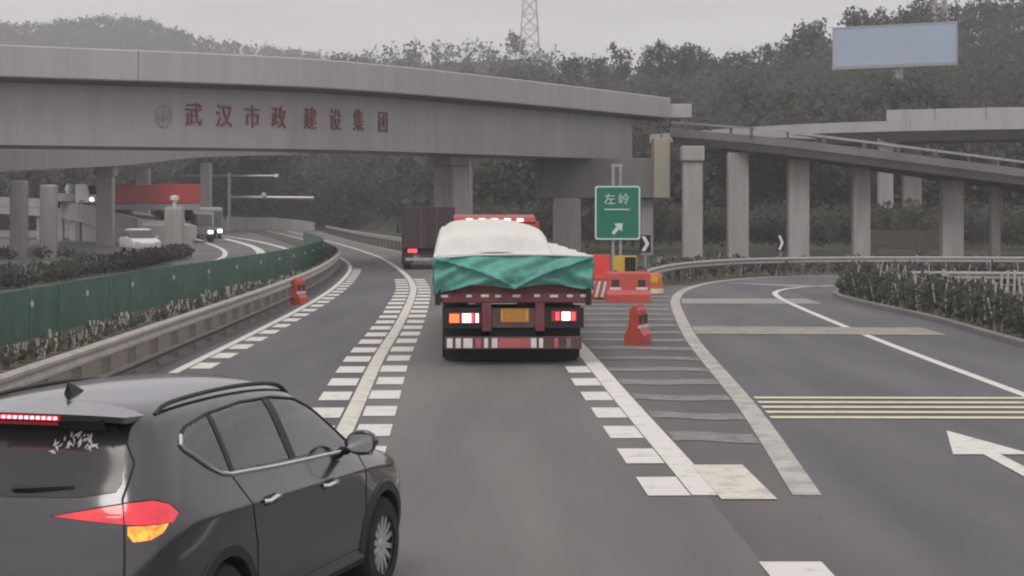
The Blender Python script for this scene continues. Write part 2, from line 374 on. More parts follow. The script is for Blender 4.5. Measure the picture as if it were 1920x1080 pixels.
for k in range(4):
    block([(7.9 + k * .5, 69.4 - k * .5), (8.15 + k * .5, 69.4 - k * .5), (10.3 + k * .5, 65.9), (10.0 + k * .5, 65.9)], M['paint_worn'], .013, 'rumble_line')
block([(5.40, 23.2), (4.95, 20.95), (5.29, 20.95), (5.25, 17.2), (5.47, 17.2), (5.48, 20.95), (5.85, 20.95)], M['paint'], .013, 'lane_arrow')
for P, wd_ in (([(-13.6, 60), (-14.7, 78), (-15.9, 101), (-19, 123), (-24.5, 150), (-31, 180)], .3), ([(-13.3, 92), (-13.7, 98), (-14.9, 111), (-19, 136.5), (-26.7, 173)], .55), ([(-12.6, 104), (-13.5, 115), (-16, 131), (-23, 164), (-32, 200)], .4)):
    line('edge_line', ctl(P), wd_, M['paint'], .004)
# kerb of the ramp
def rail_sweep(P, prof, z=0):       # prof: (offset right, height); path in plan (or 3D)
    V = []; F = []; n = len(prof); m_ = len(P)
    for i, p in enumerate(P):
        t = P[min(i + 1, m_ - 1)] - P[max(i - 1, 0)]; nx = Vector((t.y, -t.x)).normalized()
        pz = z + (p.z if len(p) == 3 else 0)
        for o, h in prof: V.append((p.x + nx.x * o, p.y + nx.y * o, pz + h))
    for i in range(m_ - 1):
        for k in range(n): F.append((i * n + k, i * n + (k + 1) % n, (i + 1) * n + (k + 1) % n, (i + 1) * n + k))
    F += [tuple(range(n)), tuple((m_ - 1) * n + k for k in range(n))[::-1]]
    return MB().add(V, F)
tag(rail_sweep(KERB, [(0, -.03), (0, .12), (.18, .13), (.18, -.03)]).build('kerb', M['dark_conc']), kind='structure')

# ------------------------------------------------------------------ hills and forest
def ridge_hill(xs, ys, foot, ridge, back, sink, name):
    X = np.arange(-1500, 3600, 45.); Yd = np.concatenate([np.linspace(foot, ridge, 22), np.linspace(ridge, back, 8)[1:]])
    yy = np.interp(X, xs, ys); V = []
    for Y in Yd:
        top = H + (HY - yy) / FPX * ridge - sink
        fx = foot + max(0, back - ridge < 100) * np.interp(X, [700, 860], [78, 0])
        if Y <= ridge: t = np.clip((Y - fx) / (ridge - fx), 0, 1); s = t ** .8 * (1 - .18 * np.sin(math.pi * t))
        else: t = (Y - ridge) / (back - ridge); s = 1 - .5 * t * t
        z = -.5 + (top + .5) * s + rng.normal(0, .25, len(X)) * (Y > foot)
        V.append(np.stack([(X - 960) / FPX * Y, np.full_like(X, Y), z], 1))
    Z = np.array(V)[:, :, 2]; nx = len(X); V = np.concatenate(V)
    i, j = np.meshgrid(np.arange(len(Yd) - 1), np.arange(nx - 1), indexing='ij'); a = (i * nx + j).ravel()
    o = link(name, qmesh(name, V, np.stack([a, a + 1, a + nx + 1, a + nx], 1), M['hill'], True)); o['kind'] = 'structure'
    def height(xp, Y):
        ci = np.clip((xp + 1500) / 45, 0, nx - 1.001); ri = np.interp(Y, Yd, np.arange(len(Yd))); ri = np.clip(ri, 0, len(Yd) - 1.001)
        c0, r0 = ci.astype(int), ri.astype(int); fc, fr = ci - c0, ri - r0
        return (Z[r0, c0] * (1 - fc) + Z[r0, c0 + 1] * fc) * (1 - fr) + (Z[r0 + 1, c0] * (1 - fc) + Z[r0 + 1, c0 + 1] * fc) * fr
    return height
hA = ridge_hill([-800, 0, 300, 560, 800, 900, 1000, 1060, 1120, 1200, 1300, 1400, 1500, 1560, 1620, 1700, 1760, 1920, 2400], [300, 292, 285, 240, 175, 135, 112, 122, 128, 124, 126, 120, 97, 74, 52, 36, 22, -8, -40], 165, 330, 420, 7, 'hill')
hB = ridge_hill([-800, 300, 400, 560, 620, 700, 800, 900, 985, 1025, 1100, 1300, 1900], [190, 160, 148, 126, 114, 101, 83, 75, 70, 92, 112, 135, 150], 400, 600, 720, 7, 'hill')
hC = ridge_hill([-900, -300, 0, 100, 180, 230, 280, 350, 450, 550, 650, 800, 1900], [110, 70, 52, 44, 43, 28, 46, 70, 88, 101, 114, 130, 160], 780, 1100, 1300, 4, 'hill')
def leaf_quads(n, size):
    a = rng.normal(size=(n, 3)); a /= np.linalg.norm(a, axis=1)[:, None]
    b = np.cross(a, rng.normal(size=(n, 3))); b /= np.linalg.norm(b, axis=1)[:, None]
    s = size * rng.uniform(.55, 1.3, (n, 1)); a = a * s; b = b * s * rng.uniform(.5, 1, (n, 1))
    return np.stack([-a - b * .6, a * .3 - b, a + b * .7, -a * .4 + b], 1)
def forest(name, hf, n, x0, x1, y0, y1, th, k, m, label_kind='stuff', bias=1.):
    xp = rng.uniform(x0, x1, n); y0 = y0 + (78 if hf is hA else 0) * np.interp(xp, [700, 860], [1, 0]); Y = y0 + (y1 - y0) * rng.uniform(0, 1, n) ** bias; z = hf(xp, Y)
    base = np.stack([(xp - 960) / FPX * Y, Y, z], 1)
    hgt = th * rng.uniform(.65, 1.3, n); rad = hgt * rng.uniform(.28, .42, n)
    d = rng.normal(size=(n, k, 3)); d /= np.linalg.norm(d, axis=2)[:, :, None]; d *= rng.uniform(.45, 1, (n, k, 1))
    lump = 1 + .3 * np.sin(d[:, :, :1] * 5 + rng.uniform(0, 6, (n, 1, 1))) * np.cos(d[:, :, 2:] * 4)
    c = base[:, None, :] + d * lump * np.stack([rad, rad, hgt * .42], 1)[:, None, :] + np.array([0, 0, 1])[None, None] * (hgt * .58)[:, None, None]
    q = leaf_quads(n * k, 1).reshape(n, k, 4, 3) * (rad * (1.5 / math.sqrt(k)))[:, None, None, None]
    V = (c[:, :, None, :] + q).reshape(-1, 3)
    o = link(name, qmesh(name, V, np.arange(len(V)).reshape(-1, 4), m)); o['kind'] = label_kind; return o
for m_, f in (('leaf1', .45), ('leaf2', .3), ('leaf3', .25)):
    forest('forest', hA, int(1900 * f), -300, 2200, 172, 338, 7.5, 320, M[m_])
    forest('forest', hB, int(1900 * f), -200, 1700, 405, 606, 8, 90, M[m_])
    forest('forest', hC, int(5200 * f), -300, 1000, 900, 1120, 7, 26, M[m_])
    forest('undergrowth', lambda x, y: np.zeros_like(x), int(900 * f), 880, 2300, 119, 172, 2.6, 160, M[m_])
def tree_mesh(hgt, rad, k, clumps, m, low=.3, slim=1.):
    mb = MB(); th = hgt * .8; lean = rng.normal(0, .03 * hgt, 2)
    P = [(lean[0] * t * t, lean[1] * t * t, th * t) for t in (0, .25, .5, .75, 1)]
    mb.tube(P, [hgt * .022 * (1 - .8 * t) + .03 for t in (0, .25, .5, .75, 1)], 6)
    C = []
    for _ in range(clumps):
        d = rng.normal(size=3); d /= np.linalg.norm(d); r = rng.uniform(.35, .95)
        c = np.array([d[0] * rad * r * slim, d[1] * rad * r * slim, hgt * (low + (1 - low) * .5) + d[2] * r * hgt * (1 - low) * .46]); C.append(c)
        if _ % 3 == 0: mb.tube([P[1 + _ % 3], tuple(c * .9)], [.09, .03], 5)
    C = np.array(C); idx = rng.integers(0, clumps, k)
    pts = C[idx] + rng.normal(0, rad * .20, (k, 3)); q = leaf_quads(k, rad * .088)
    V = (pts[:, None, :] + q).reshape(-1, 3)
    tr = bpy.data.meshes.new('trunk'); tr.from_pydata(mb.v, [], mb.f); tr.materials.append(M['bark'])
    return tr, qmesh('crown', V, np.arange(len(V)).reshape(-1, 4), m)
def tree_proto(label, group, *a, **k):
    tr, cr_ = tree_mesh(*a, **k)
    t = thing('tree', label, 'tree', group=group); link('trunk', tr, t); link('crown', cr_, t); return t
LB = ('tall slender tree standing out against the grey sky', 'skyline trees on the ridge')
LS = ('bushy dark tree on the slope beyond the viaducts', 'trees on the wooded slope')
sky_p = [tree_proto(*LB, 10, 2.2, 800, 18, M['leaf1'], slim=.8), tree_proto(*LB, 9, 2.8, 800, 15, M['leaf3'], low=.35)]
slope_p = [tree_proto(*LS, 8, 3.0, 1150, 30, M['leaf1'], low=.1), tree_proto(*LS, 7, 3.0, 1150, 28, M['leaf2'], low=.1), tree_proto(*LS, 9, 3.2, 1150, 32, M['leaf3'], low=.12)]
used = set()
def place(p, X, Y, z, s=1.):
    o = p if id(p) not in used else copy_tree(p); used.add(id(p))
    o.location = (X, Y, z); o.rotation_euler = (0, 0, random.uniform(0, 6.28)); o.scale = (s, s, s * random.uniform(.9, 1.1)); return o
for x, y in ((1165, 84), (1222, 72), (1243, 84), (1270, 78), (1296, 82), (1326, 94), (1356, 100), (1395, 88), (1430, 82), (1455, 70), (1478, 72), (1510, 42), (1527, 38), (1604, 10), (1622, 22), (1650, 14), (1682, 8), (1706, 0), (1724, -6), (1748, 2), (1782, -10), (1815, -4), (1850, -14), (1885, -12), (1075, 98), (1120, 103)):
    z = float(hA(np.array([float(x)]), np.array([325.]))[0]); top = AT(x, y, 325).z; s = max(.55, (top - z) / 9.5)
    place(random.choice(sky_p), (x - 960) / FPX * 325, 325, z, s)
for k in range(190):
    x = random.uniform(-250, 2150); Y = 167 + 78 * float(np.interp(x, [700, 860], [1, 0])) + 62 * random.random() ** 1.6
    z = float(hA(np.array([x]), np.array([Y]))[0]) - .2
    place(slope_p[k % 3], (x - 960) / FPX * Y, Y, z, random.uniform(.7, 1.25))
# haze: even air round the whole scene
hz = MB().box((0, 700, 59), (2600, 1640, 122)).build('haze', M['black']); hz['kind'] = 'stuff'
hm = bpy.data.materials.new('pale haze'); hm.use_nodes = True; ht = hm.node_tree; ht.nodes.clear()
ho = ht.nodes.new('ShaderNodeOutputMaterial'); hv = ht.nodes.new('ShaderNodeVolumePrincipled')
hv.inputs['Color'].default_value = (.92, .92, .94, 1); hv.inputs['Density'].default_value = .0007; hv.inputs['Anisotropy'].default_value = .2
ht.links.new(hv.outputs[0], ho.inputs['Volume']); hz.data.materials[0] = hm

# ------------------------------------------------------------------ flyovers
def path3(P, step=2.): return crom(P, step)
fly = thing('flyover_bridge', 'large grey flyover with red lettering crossing over all the lanes', 'bridge')
FP = path3([(-62, 51, 5.3), (-40, 63.5, 5.35), (-20.8, 76, 5.4), (-13.3, 80.5, 5.43), (-7.6, 86, 5.5), (-1, 97.5, 5.62), (8.9, 118, 5.85), (10.3, 121, 5.88)], 2)
# near face at offset 0.6..1; the path is the near edge of the parapet
def on(P, xpix):                    # plan point of a path under a photo column, from its direction
    best = min(range(len(P)), key=lambda i: abs(960 + FPX * P[i].x / P[i].y - xpix)); p = P[best]
    t = (P[min(best + 1, len(P) - 1)] - P[max(best - 1, 0)]); t.z = 0; t.normalize(); return p, t
def seg_sweep(P, prof, name, m, parent, every):
    i = 0; out = []
    while i < len(P) - 1:
        j = min(i + every, len(P) - 1); Q = [q.copy() for q in P[i:j + 1]]
        t = (Q[-1] - Q[-2]).normalized()
        if j < len(P) - 1: Q[-1] = Q[-1] - t * .03
        out.append(rail_sweep(Q, prof).build(name, m, parent)); i = j
    return out
# rail_sweep offsets run to the right of travel (towards the camera side as the path runs left to right)
seg_sweep([p for p in FP if p.y < 118.3], [(-1.0, 0), (-1.0, 2.62), (-6.5, 2.62), (-6.0, 0)], 'girder', M['girder'], fly, 6)
MB().tube([(-2.25, 98.9, 5.4), (-2.25, 98.9, .1)], .07, 8).build('drain_pipe', M['galv'], fly)
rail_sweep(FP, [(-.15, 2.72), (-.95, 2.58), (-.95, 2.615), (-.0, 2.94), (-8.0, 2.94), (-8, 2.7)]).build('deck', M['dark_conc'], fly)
seg_sweep(FP, [(0, 2.72), (.06, 2.78), (.06, 4.0), (0, 4.05), (-.22, 4.05), (-.3, 2.946), (-.14, 2.946)], 'parapet', M['parapet'], fly, 9)
rail_sweep(FP, [(-8.0, 2.72), (-8.0, 4.05), (-8.25, 4.05), (-8.25, 2.72)]).build('parapet', M['parapet'], fly)
EXF = FP[-1] - FP[-2]
# lettering on the girder face
def face_text(s, xp, zc, size, m, off=-1.0, wfac=.8, name='letter'):
    c = bpy.data.curves.new(name, 'FONT'); c.body = s; c.align_x = 'CENTER'; c.align_y = 'CENTER'; c.size = size; c.extrude = .03; c.resolution_u = 2
    t0 = bpy.data.objects.new('t', c); me = bpy.data.meshes.new_from_object(t0); bpy.data.objects.remove(t0)
    me.name = name; me.materials.clear(); me.materials.append(m)
    p, t = on(crom(FP, .25), xp); n = Vector((t.y, -t.x, 0)); q = p + n * (off + .035)
    o = link(name, me, fly); o.matrix_world = Matrix(((t.x, 0, n.x, q.x), (t.y, 0, n.y, q.y), (0, 1, 0, p.z + zc), (0, 0, 0, 1))) @ Matrix.Diagonal((wfac, 1, 1, 1))
    return o
for ch, x in zip('武汉市政建设集团', (387, 440, 497, 552, 608, 657, 705, 752)):
    face_text(ch, x, 1.34 + (x < 420) * .03, 1.08, M['letter'])
p, t = on(crom(FP, .25), 326); n = Vector((t.y, -t.x, 0))
em = MB()
for a0, a1, r0, r1 in ((.0, 6.2832, .42, .5), (2.6, 4.0, .12, .3), (5.4, 7.0, .12, .3)):
    k = 20; V = []
    for i in range(k + 1):
        a = a0 + (a1 - a0) * i / k
        for r in (r0, r1): V.append((math.cos(a) * r * .75, math.sin(a) * r, 0))
    em.add(V, [(2 * i, 2 * i + 1, 2 * i + 3, 2 * i + 2) for i in range(k)])
em.box((0, .02, 0), (.07, .55, .02))
eo = em.build('emblem', M['emblem'], fly); q = p + n * (-1.0 + .02)
eo.matrix_world = Matrix(((t.x, 0, n.x, q.x), (t.y, 0, n.y, q.y), (0, 1, 0, p.z + 1.32), (0, 0, 0, 1)))
# piers
def pier(parent, X, Y, w_, d_, top, cap=None, rz=0, m='pier'):
    c = MB().box((X, Y, top / 2 - .1), (w_, d_, top + .2), rz).build('pier', M[m], parent, bevel=.12)
    if cap:
        cw, chh, cdp = cap
        k = MB(); k.box((X, Y, top + chh / 2), (cw, cdp, chh), rz); k.build('pier_cap', M[m], c, bevel=.06)
    return c
pier(fly, -3.15, 100.3, 1.45, 1.6, 5.05, (1.9, .5, 1.9), .75)
pier(fly, 3.3, 112.5, 1.65, 1.5, 3.4)
pier(fly, 8.15, 113, .75, 1.2, 3.4)
MB().box((5.4, 112.8, 4.6), (7.9, 1.8, 2.38)).build('crossbeam', M['dark_conc'], fly, bevel=.06)
MB().box((8.95, 112.6, 5.2), (.95, 2.4, 3.6)).build('beam_end', M['cream_wall'], fly, bevel=.05)
MB().box((10.9, 121.5, 9.1), (1.5, 1.2, .9)).build('parapet_end', M['parapet'], fly, bevel=.05)

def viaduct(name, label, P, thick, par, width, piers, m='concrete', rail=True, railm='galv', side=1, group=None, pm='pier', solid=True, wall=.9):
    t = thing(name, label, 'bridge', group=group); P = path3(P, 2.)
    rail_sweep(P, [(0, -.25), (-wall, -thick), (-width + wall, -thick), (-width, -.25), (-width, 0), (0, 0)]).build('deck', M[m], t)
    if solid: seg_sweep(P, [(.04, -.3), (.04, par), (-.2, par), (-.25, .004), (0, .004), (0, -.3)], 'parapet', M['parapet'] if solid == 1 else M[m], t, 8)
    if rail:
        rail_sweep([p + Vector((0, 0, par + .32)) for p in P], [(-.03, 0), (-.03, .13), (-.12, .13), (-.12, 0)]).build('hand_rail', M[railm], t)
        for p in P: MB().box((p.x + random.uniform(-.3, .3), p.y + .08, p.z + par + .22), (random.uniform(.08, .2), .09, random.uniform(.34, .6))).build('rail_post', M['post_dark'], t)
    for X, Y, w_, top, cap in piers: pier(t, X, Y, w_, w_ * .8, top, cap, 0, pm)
    return t
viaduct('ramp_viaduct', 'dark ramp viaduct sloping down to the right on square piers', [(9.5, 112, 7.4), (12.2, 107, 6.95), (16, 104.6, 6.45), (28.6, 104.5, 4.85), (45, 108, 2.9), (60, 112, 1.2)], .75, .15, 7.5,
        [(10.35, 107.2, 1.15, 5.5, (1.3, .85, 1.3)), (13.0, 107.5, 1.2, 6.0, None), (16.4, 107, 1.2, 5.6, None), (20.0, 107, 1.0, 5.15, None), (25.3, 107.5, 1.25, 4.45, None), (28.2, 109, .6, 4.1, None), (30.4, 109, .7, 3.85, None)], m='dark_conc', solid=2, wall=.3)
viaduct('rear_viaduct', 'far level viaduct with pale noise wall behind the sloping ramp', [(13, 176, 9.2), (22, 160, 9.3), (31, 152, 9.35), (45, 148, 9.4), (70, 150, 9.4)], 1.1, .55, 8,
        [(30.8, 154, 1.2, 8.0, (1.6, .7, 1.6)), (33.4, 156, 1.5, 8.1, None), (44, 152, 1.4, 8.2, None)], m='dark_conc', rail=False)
nw = thing('noise_wall', 'pale noise wall panels along the far viaduct under the billboard', 'wall')
NW = [p for p in path3([(13, 176, 9.2), (22, 160, 9.3), (31, 152, 9.35), (45, 148, 9.4), (70, 150, 9.4)], 2.) if p.x > 30]
for i, (a, b) in enumerate(zip(NW[::2], NW[2::2])):
    d = b - a; MB().box(((a.x + b.x) / 2, (a.y + b.y) / 2, a.z + 1.0), (d.length - .06, .12, .9), math.atan2(d.y, d.x)).build('panel', M['cream_wall'] if i > 2 else M['parapet'], nw)
viaduct('left_viaduct', 'grey viaduct receding beneath the big flyover on the left', [(-62, 82, 6.2), (-42, 86, 6.3), (-29, 95, 6.35), (-27.6, 112, 6.9), (-29.3, 140, 7.75), (-31.3, 164, 8.6), (-33, 205, 10.2), (-30, 270, 12.2), (-22, 330, 13.5)], 1.75, 1.05, 8.5,
        [(-27.2, 103, .9, 4.3, None), (-25.8, 104, .9, 4.1, None), (-30.7, 141, 1.25, 5.25, (1.55, .95, 1.5)), (-32.6, 165, 1.2, 6.3, None), (-33.6, 205, 1.2, 7.8, None)], rail=False, wall=.05)
lp = thing('low_ramp', 'low concrete ramp carrying lorries behind the left piers', 'bridge')
LP = path3([(-80, 190, 3.9), (-54, 177, 3.45), (-40.6, 165, 3.0), (-33, 151, 2.1), (-28.5, 142.5, 1.45)], 2.)
rail_sweep(LP, [(0, -.2), (0, -1.0), (-4.6, -1.0), (-4.6, 0), (0, 0)]).build('deck', M['concrete'], lp)
seg_sweep(LP, [(.05, -.25), (.05, .55), (-.2, .55), (-.25, .004), (0, .004), (0, -.25)], 'parapet', M['pier'], lp, 8)
for X, Y, z in ((-39.6, 164, 2.0), (-37.2, 160, 1.7), (-35.0, 157.5, 1.4), (-42.5, 168, 2.1)): pier(lp, X, Y, .5, .5, z)
rail_sweep(LP[int(len(LP) * .66):], [(-.4, -3.2), (-.4, -1.003), (-4.3, -1.003), (-4.3, -3.2)]).build('abutment', M['pier'], lp)
sp = thing('stub_pier', 'short free standing round topped concrete pier in front of the red lorry', 'pier', (-22.6, 125, 0))
MB().box((0, 0, 1.4), (1.25, 1.1, 3.0)).build('column', M['pier'], sp, bevel=.25)
MB().lathe([(.12, 2.9), (.14, 3.3), (.3, 3.35), (.3, 3.6), (.05, 3.66)], 10).build('lamp', M['white'], sp)
fg = thing('far_guardrail', 'far pale barrier on the raised road beyond the bends', 'guardrail')
FG = path3([(-62, 245, 1.2), (-40, 240, 1.2), (-30, 238, 1.1), (-25, 236, .5)], 4)
seg_sweep(FG, [(0, -2), (0, .5), (-.25, .5), (-.25, -2)], 'wall_segment', M['concrete'], fg, 3)
cw = thing('low_cream_wall', 'low cream wall between the piers under the sloping viaduct', 'wall')
cp = AT(1625, 432, 112); dq = AT(1795, 470, 112)
MB().box(((cp.x + dq.x) / 2, 112, 1.0), (dq.x - cp.x, .4, .9)).build('upper_beam', M['cream_wall'], cw, bevel=.03)
for X in (21.6, 24.6, 26.4): MB().box((X, 112, .24), (.7, .5, .6)).build('foot', M['cream_wall'], cw)

# ------------------------------------------------------------------ pylons, billboard, gantry
def pylon(X, Y, z0, hgt, wb, label):
    t = thing('lattice_pylon', label, 'pylon', (X, Y, z0)); mb = MB(); n = 9
    def corner(k, f):
        r = wb / 2 * (1 - f * .8); return ((r if k in (0, 1) else -r), (r if k in (0, 3) else -r), f * hgt)
    for k in range(4): MB().tube([corner(k, 0), corner(k, 1)], .2, 5).build('leg', M['steel_far'], t)
    for i in range(n):
        f0, f1 = i / n, (i + 1) / n
        for k in range(4):
            mb.tube([corner(k, f0), corner((k + 1) % 4, f1)], .09, 4); mb.tube([corner((k + 1) % 4, f0), corner(k, f1)], .09, 4); mb.tube([corner(k, f1), corner((k + 1) % 4, f1)], .09, 4)
    mb.build('bracing', M['steel_far'], t)
    for f in (.72, .85):
        MB().tube([(-5, 0, f * hgt), (0, 0, f * hgt + 1), (5, 0, f * hgt)], .2, 5).build('cross_arm', M['steel_far'], t)
zb = float(hB(np.array([993.]), np.array([590.]))[0])
pylon((993 - 960) / FPX * 590, 590, zb - 1, 44, 7.2, 'grey lattice pylon rising from the distant middle ridge')
za = float(hA(np.array([1760.]), np.array([322.]))[0])
pylon((1762 - 960) / FPX * 322, 322, za, 22, 2.9, 'faint lattice pylon among the trees above the billboard')
bb = thing('billboard', 'large blank pale blue billboard on a single post before the wooded hill', 'billboard', (0, 0, 0))
a, b_ = AT(1562, 52, 206), AT(1795, 57, 199); lo = AT(1562, 128, 206).z
d = Vector((b_.x - a.x, b_.y - a.y)); rz = math.atan2(d.y, d.x); bb.location = ((a.x + b_.x) / 2, (a.y + b_.y) / 2, 0); bb.rotation_euler = (0, 0, rz)
Hh = a.z - lo
MB().box((0, 0, lo + Hh / 2), (d.length, .35, Hh)).build('face_panel', M['billboard'], bb)
for dx, dz, sx, sz in ((0, Hh / 2, d.length, .16), (0, -Hh / 2 + .25, d.length, .16), (-d.length / 2 + .08, 0, .16, Hh - .6), (d.length / 2 - .08, 0, .16, Hh - .6)): MB().box((dx, -.19, lo + Hh / 2 + dz - .08), (sx, .06, sz)).build('frame', M['steel_far'], bb)
for k in range(-3, 4): MB().box((k * d.length / 7.2, .4, lo + Hh / 2), (.12, .4, Hh * .96)).build('frame_rib', M['steel_far'], bb)
MB().box((0, -.1, lo - .12), (d.length + .1, .7, .14)).build('catwalk', M['steel_far'], bb)
MB().tube([(.1, .8, 0), (.1, .8, lo + Hh * .6)], .62, 14).build('post', M['galv'], bb, smooth=True)
for k, (x, y) in enumerate(((1703, 132), (1722, 126), (1740, 124), (1755, 134), (1690, 138))):
    tp = AT(x, y, 188); z = float(hA(np.array([float(x)]), np.array([188.]))[0]); place(sky_p[k % 2], tp.x, 188, z, (tp.z - z) / 9.6)
gt = thing('gantry_mast', 'grey road gantry mast with two arms on the far left bend', 'gantry', (AT(430, 400, 225).x, 225, 0))
MB().tube([(0, 0, 0), (0, 0, 7.1)], .2, 8).build('mast', M['galv'], gt)
MB().tube([(-5.7, 0, 6.75), (5.7, 0, 6.7)], .13, 6).build('arm', M['galv'], gt)
MB().tube([(0, 0, 4.15), (10.2, 0, 4.05)], .2, 6).build('arm', M['galv'], gt)
for x, z in ((5.7, 6.75), (4.2, 4.5)): MB().box((x, -.2, z), (.45, .5, .4)).build('camera_box', M['white'], gt)

# ------------------------------------------------------------------ guard rails, fence, hedge
W_ = [(.04, .0), (.0, .06), (.05, .11), (.05, .17), (.0, .155), (-.01, .155), (.0, .20), (.05, .23), (.05, .29), (0, .34), (-.03, .335), (.02, .275), (.02, .24), (-.04, .2), (-.04, .14), (.02, .155), (.02, .12), (-.03, .06), (.01, .0)]
WB = [(.055, .0), (.0, .07), (.06, .13), (.06, .18), (.01, .155 + .02), (.01, .19), (.06, .21), (.06, .26), (0, .33), (-.02, .33), (.03, .26), (-.02, .17), (.03, .10), (-.02, .07)]
WP = [(.0, 0), (.06, .05), (.06, .10), (.0, .165), (.06, .23), (.06, .28), (0, .33), (-.025, .33), (.035, .275), (.035, .235), (-.025, .165), (.035, .095), (.035, .055), (-.025, 0)]
def guardrail(name, label, P, z, beam, post, seglen, group=None, flip=1, low=False):
    t = thing(name, label, 'guardrail', group=group); P = V2(P); prof = [(o * flip, h * .8 + .06) for o, h in WP]
    Q = [p for p in crom(P, seglen / 4)]
    for i in range(0, len(Q) - 1, 4):
        q = Q[i:i + 5]
        if len(q) > 1:
            rail_sweep(q, [(o, h + z) for o, h in prof]).build('rail_beam', M[beam], t, smooth=False)
            if low: rail_sweep(q, [(o, h * .5 + z - .36) for o, h in prof]).build('lower_beam', M[post], t)
    pm = None
    for i in range(0, len(Q), 2):
        p = Q[i]; tt = Q[min(i + 1, len(Q) - 1)] - Q[max(i - 1, 0)]; a = math.atan2(tt.y, tt.x)
        if pm is None: pm = MB().box((0, 0, 0), (.12, .12, z + .36)).build('post', M[post], t); o = pm
        else: o = pm.copy(); col.objects.link(o)
        n = Vector((tt.y, -tt.x)).normalized() * -.1 * flip; o.parent = t
        o.location = (p.x + n.x, p.y + n.y, (z + .3) / 2); o.rotation_euler = (0, 0, a)
    return t
GL = [p for p in offs(LEFT, -.52) if 8 < p.y < 125]
guardrail('guardrail', 'weathered cream guardrail along the left edge line behind the grey car', GL, .44, 'rail_cream', 'post_dark', 4, low=True)
RR = [p for p in offs(RIGHT, .55) if 72 < p.y < 215]
guardrail('guardrail', 'pale guardrail on the outer bend beside the dark red box lorry', RR, .5, 'galv', 'post_dark', 5, flip=-1)
RO = [p for p in offs(GORE, -1.1) if p.y > 61]
guardrail('guardrail', 'guardrail round the far outside of the exit ramp bend', RO, .42, 'galv', 'post_dark', 3)
RI = [p for p in offs(KERB, 3.2) if p.x < 40][50:]
RB = [(13.4, 63.2), (16, 61.6), (19, 60.6), (23, 59.5), (28, 58)]
rb2 = guardrail('guardrail', 'white picketed guardrail standing behind the right hedge', [(12.9, 60.3), (15, 60), (19, 59), (24, 57.5), (30, 55)], .42, 'galv', 'dark_conc', 4)
pk = None
for k in range(70):
    x = 13 + k * .2 + random.uniform(-.05, .05); y = np.interp(x, [12.9, 15, 19, 24, 30], [60.3, 60, 59, 57.5, 55]) - .18
    hh = random.uniform(.35, .7)
    if pk is None: pk = MB().box((0, 0, .5), (.075, .05, 1)).build('picket', M['pale'], rb2); o = pk
    else: o = pk.copy(); col.objects.link(o)
    o.location = (x, y, 0); o.scale = (1, 1, hh + .15); o.rotation_euler = (0, random.uniform(-.12, .12), 0)
# green glare fence in the median
fe = thing('glare_fence', 'green mesh glare fence with slim posts along the median', 'fence')
FE = crom(FENCE[1:9], 2.5)
pm = None
for i, (p, q) in enumerate(zip(FE, FE[1:])):
    d = q - p; a = math.atan2(d.y, d.x); c = (p + q) / 2
    MB().box((c.x, c.y, .57), (d.length - .06, .025, 1.06), a).build('mesh_panel', M['green_mesh'], fe)
    o = MB().box((0, 0, .56), (.06, .06, 1.14)).build('post', M['green_post'], fe) if pm is None else pm.copy()
    if pm is None: pm = o
    else: col.objects.link(o)
    o.location = (p.x, p.y, 0); o.rotation_euler = (0, 0, a)
    if i % 2 == 0: MB().box((p.x + .05, p.y - .03, .78), (.05, .05, .12)).build('reflector', M['white'], fe)
# plants
def plant_meshes(k, hgt, rad, m, ls, sticks):
    u = rng.uniform(0, 1, (k, 1)); d = rng.normal(size=(k, 3)); d /= np.linalg.norm(d, axis=1)[:, None]
    c = d * np.array([rad, rad, hgt * .46]) * rng.uniform(.3, 1, (k, 1)) ** .5 + [0, 0, hgt * .5]
    V = (c[:, None, :] + leaf_quads(k, ls)).reshape(-1, 3); lf = qmesh('foliage', V, np.arange(len(V)).reshape(-1, 4), m)
    mb = MB()
    for s in range(sticks):
        a = random.uniform(0, 6.28); r = rad * random.uniform(.1, .8); h = hgt * random.uniform(.75, 1.12)
        mb.tube([(r * .5 * math.cos(a), r * .5 * math.sin(a), 0), (r * math.cos(a), r * math.sin(a), h)], [.028, .018], 5)
    me = bpy.data.meshes.new('stem'); me.from_pydata(mb.v, [], mb.f); me.materials.append(M['pale'])
    return lf, me
def plants(name, label, group, spots, protos, cat='shrub'):
    for k, (x, y, s) in enumerate(spots):
        t = thing(name, label, cat, (x, y, 0), random.uniform(0, 6.28), group); t.scale = (s, s, s * random.uniform(.85, 1.15))
        lf, st = protos[k % len(protos)]; link('foliage', lf, t); link('stem', st, t)
pp = [plant_meshes(170, .95, .55, M[m], .075, n) for m, n in (('leaf1', 3), ('leaf2', 4), ('leaf1', 2), ('leaf3', 4))]
HD = offs(KERB, .75); spots = []
d_ = 0
for p, q in zip(HD, HD[1:]):
    d_ += (q - p).length
    if d_ > .62 and 20 < p.y:
        d_ = 0
        for o in (0, .75): spots.append((p.x + o + random.uniform(-.15, .15), p.y + random.uniform(-.2, .2), random.uniform(.85, 1.1)))
plants('hedge_shrub', 'dark hedge shrub with pale bare stems along the right kerb', 'hedge shrubs along the exit ramp kerb', spots, pp)
ps = [plant_meshes(90, .55, .4, M[m], .06, n) for m, n in (('leaf1', 2), ('leaf2', 3))]
spots = [(p.x + random.uniform(-.4, .3), p.y + random.uniform(-.5, .5), random.uniform(.8, 1.5)) for p in crom([(q.x, q.y) for q in offs(GORE, -2.0) if q.y > 64], .7)]
spots += [(x, 80 + random.uniform(-1, 3), random.uniform(1, 1.6)) for x in np.arange(6.5, 30, .8)]
plants('low_shrub', 'low dark shrub with pale stems behind the far ramp guardrail', 'shrubs beyond the exit ramp', spots, ps)
